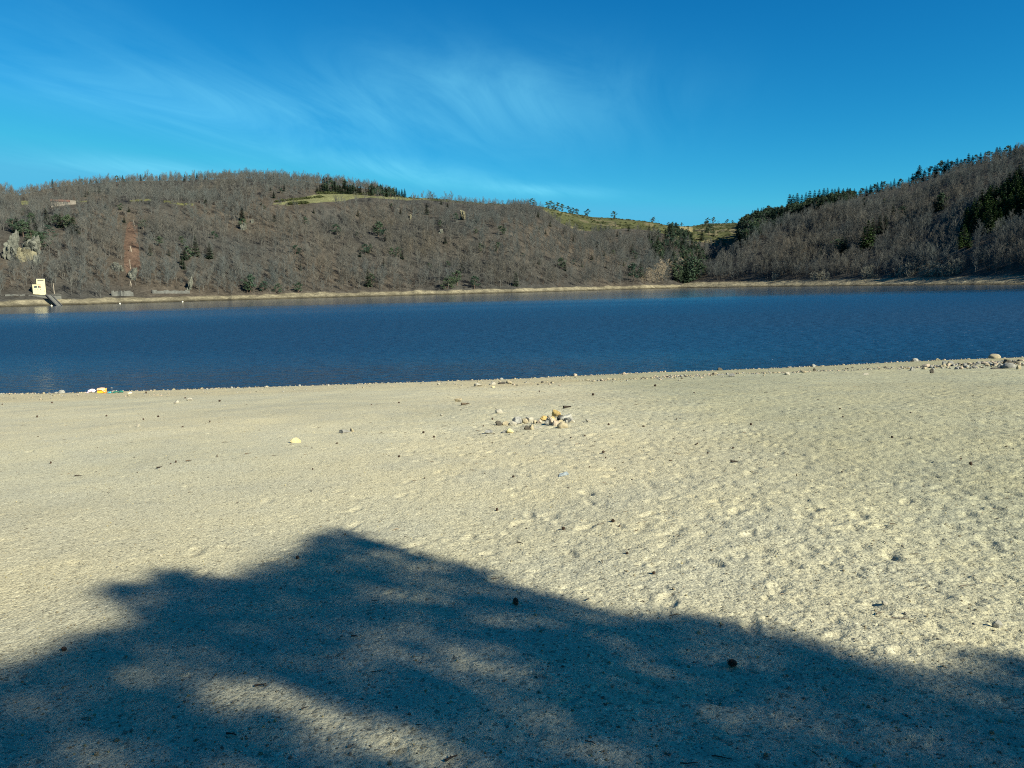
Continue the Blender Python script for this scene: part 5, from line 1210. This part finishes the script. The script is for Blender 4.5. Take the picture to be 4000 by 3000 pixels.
cloth('cloth', 1420, 424, 210, 52, M_GREEN, 'dark green cloth between the teal cloth and the striped heap', 803, .8)
cloth('cloth', 1600, 412, 180, 62, M_GREEN, 'rumpled dark green heap of cloth, right of the flatter one', 804, .7, .3)
cloth('cloth', 1860, 428, 160, 54, M_CREAMC, 'cream cloth lying alone right of the green cloths', 805, .8)
m, t, b = mat('thin_blue_plastic', 0.6, 0.2); b.inputs['Base Color'].default_value = (0.30, 0.33, 0.31, 1); M_PLASTIC = m
px, py = Z6(1590, 1300); P = on_beach(np.array([px]), np.array([py]))[0]; k = project(P)[2] / F
n = 24; U, V = np.meshgrid(np.linspace(-1, 1, n), np.linspace(-1, 1, n)); z = .004 + .006 * np.clip(1 - U ** 2 - V ** 2, 0, 1) + .005 * np.abs(vn(U, V, .4, 9))
pts = np.stack([U * 19 * k * (1 - .15 * V), V * .07 + .07 + U * .05, z], -1).reshape(-1, 3); id_ = np.arange(n * n).reshape(n, n)
q_ = np.stack([id_[:-1, :-1], id_[:-1, 1:], id_[1:, 1:], id_[1:, :-1]], -1).reshape(-1, 4); low = pts - np.array([0, 0, .004])
o = link('plastic_film', mesh_from('plastic_film', np.concatenate([pts, low]), np.concatenate([q_, q_[:, ::-1] + n * n]), M_PLASTIC)); o.location = sink(P)
tag(o, 'scrap of pale blue plastic film lying on the sand below the ring', 'plastic scrap')

# ------------------------------------------------------------------ the pines behind the camera whose shade falls on the sand
EDGE = [(0, 2603), (120, 2573), (241, 2520), (331, 2492), (422, 2477), (512, 2460), (545, 2425), (520, 2388), (440, 2362), (452, 2328), (374, 2309), (452, 2289), (542, 2277), (603, 2253), (663, 2223), (723, 2228), (784, 2252), (844, 2262), (934, 2259), (1000, 2222), (1121, 2172),
        (1211, 2133), (1271, 2090), (1338, 2070), (1386, 2084), (1452, 2115), (1543, 2127), (1603, 2157), (1693, 2181), (1814, 2205), (1904, 2206), (1945, 2228), (1904, 2248), (1960, 2282), (2060, 2300), (2121, 2313), (2211, 2338), (2301, 2368), (2392, 2410), (2458, 2428), (2524, 2408), (2633, 2404),
        (2784, 2416), (2874, 2440), (3000, 2458), (3120, 2476), (3211, 2512), (3301, 2560), (3422, 2603), (3542, 2633), (3663, 2657), (3800, 2672), (3830, 2630), (3753, 2597), (3693, 2576), (3784, 2558), (3904, 2576), (4000, 2603), (4200, 2640)]
GAPS = [(542, 2350, 115, 26, .85), (874, 2358, 95, 20, .65), (600, 2652, 110, 32, .8), (874, 2717, 140, 64, .9), (1050, 2706, 140, 54, .88), (361, 2990, 140, 42, .75), (1524, 2352, 115, 42, .99), (1663, 2337, 140, 24, .95), (1640, 2225, 170, 26, .5), (1338, 2212, 85, 24, .6), (1482, 2512, 140, 60, .93),
        (1320, 2470, 60, 34, .65), (1640, 2478, 75, 36, .55), (1904, 2610, 110, 62, .85), (1000, 2735, 120, 46, .84), (1170, 2775, 140, 52, .9), (1350, 2850, 150, 54, .93), (1540, 2920, 150, 58, .97), (1710, 2985, 140, 46, .97), (1180, 2860, 100, 38, .7), (2150, 2412, 90, 32, .65), (2036, 2640, 62, 78, .65),
        (2190, 2845, 115, 62, .85), (2100, 2760, 70, 66, .6), (2230, 2985, 160, 44, .9), (2934, 2810, 125, 60, .88), (3080, 2843, 140, 64, .88), (2860, 2570, 70, 34, .5), (3640, 2600, 75, 18, .45)]
eg = on_beach([p[0] for p in EDGE], [p[1] for p in EDGE])
poly = [(-9.0, 2.2), (eg[0][0] - 2.2, eg[0][1] - .35)] + [(v[0], v[1]) for v in eg] + [(eg[-1][0] + 1.5, eg[-1][1] - .5), (8.5, 1.8), (8.0, -3.5), (-8.5, -3.5)]
rt = np.random.default_rng(21)
n = 54000
gx = rt.uniform(-9, 9, n); gy = rt.uniform(-3.5, 8.5, n)
ok = inpoly(gx, gy, poly)
gx, gy = gx[ok], gy[ok]; gz = beach_base(gx, gy)
G = np.stack([gx, gy, gz], -1)
ppx, ppy, pw = project(G)
keep = np.ones(len(G))
vis = (pw > .5) & np.isfinite(ppx)
for (cx, cy, rx, ry, st) in GAPS:
    q = np.sqrt(((ppx - cx) / (rx * 1.04)) ** 2 + ((ppy - cy) / (ry * 1.04)) ** 2); q = np.where(vis, q * (1 + .30 * vn(gx, gy, .30, 97) + .15 * vn(gx, gy, .12, 98)), 9)
    keep *= 1 - st * (1 - smooth(.45, 1.25, q))
behind = ~(vis & (ppy < 3150)); keep = np.where(behind, .30 + .5 * (vn(gx, gy, .8, 91) > -.2), keep)
G = G[rt.random(len(G)) < keep]
# the crown lies in layered boughs: neighbouring sprays share a height
t_ = 14.5 + 2.6 * vn(G[:, 0], G[:, 1], 2.4, 92) + 1.1 * vn(G[:, 0], G[:, 1], .8, 93) + rt.uniform(-.35, .35, len(G))
C_ = G + SUN * t_[:, None]
M_NEAR = simple('near_pine_needles', (0.045, 0.075, 0.034), 0.8, 0.3, 4)
TR = [(C_[:, 0] < np.median(C_[:, 0])), (C_[:, 0] >= np.median(C_[:, 0]))]
for ti, msk in enumerate(TR):
    Ct = C_[msk]
    cen = Ct.mean(0); base = np.array([cen[0] + (-.4, .6)[ti], cen[1] + (-.6, -.3)[ti] - .5, 0.0]); base[2] = float(beach_base(base[0], base[1]))
    o = empty('pine_tree', base); tag(o, ('tall pine behind the viewpoint, shading the left part of the sand', 'tall pine behind the viewpoint, shading the right part of the sand')[ti], 'tree', 'pines at the back of the beach')
    nT = len(Ct); nb = 15
    dirs = rt.normal(size=(nT, nb, 3)) + np.array([0, 0, .25]); dirs /= np.linalg.norm(dirs, axis=-1, keepdims=True)
    upv = rt.normal(size=(nT, nb, 3)); sd = np.cross(dirs, upv); sd /= np.linalg.norm(sd, axis=-1, keepdims=True)
    org = Ct[:, None, :] + rt.normal(size=(nT, nb, 3)) * .035 - base
    Ln = rt.uniform(.09, .15, (nT, nb, 1)); wd = .0095
    Vb = np.stack([org, org + dirs * Ln * .5 + sd * wd, org + dirs * Ln, org + dirs * Ln * .5 - sd * wd], 2).reshape(-1, 3)
    link('crown', mesh_from('crown', Vb, np.arange(len(Vb)).reshape(-1, 4), M_NEAR, False), o)
    tb = MB(); top = cen + np.array([0, 0, .5]) - base
    tp = [np.array([0, 0, -.5]), np.array([.1, .05, top[2] * .35]), top * np.array([.6, .6, .65]), top]
    tb.tube(tp, [.26, .20, .14, .04], 10); link('trunk', tb.mesh('trunk', [M_BARK], True), o)
    # limbs reach from the trunk into the boughs
    lb = MB(); sel = rt.choice(nT, 60, replace=False)
    for s_ in sel:
        e = Ct[s_] - base; f = min(.95, max(.35, (e[2] - np.linalg.norm(e[:2] - top[:2]) * .3) / top[2])); zz = top[2] * f
        p0 = np.array([np.interp(zz, [q[2] for q in tp], [q[0] for q in tp]), np.interp(zz, [q[2] for q in tp], [q[1] for q in tp]), zz]); md_ = (p0 + e) / 2 + np.array([0, 0, -.12])
        lb.tube([p0, md_, e], [.035, .022, .008], 5)
    link('limbs', lb.mesh('limbs', [M_BARK]), o)

# unseen pines added along the back of the beach to block sky light
bk = [scots_parts('added_beach_pine', 13, 900 + i, M_NEAR, .34, .28) for i in range(2)]
for i, (x, y) in enumerate([(-6, -9), (-13, -7), (-20, -10), (-10, -14), (-1, -15), (-27, -8), (7, -19), (-17, -16), (14, -22)]):
    o = empty('pine_tree', (x, y, float(beach_base(x, y))), i * 1.3); t_, c_ = bk[i % 2]
    link('trunk', t_, o); link('crown', c_, o); k = 1 + .12 * math.sin(i * 2.1); o.scale = (k, k, k)
    tag(o, '%s unseen pine from the left, added behind the beach to block sky' % nth([0, 1, 2, 3, 4, 5, 6, 7, 8].index(sorted(range(9), key=lambda q: [-6, -13, -20, -10, -1, -27, 7, -17, 14][q]).index(i)) + 1), 'tree', 'pines at the back of the beach')
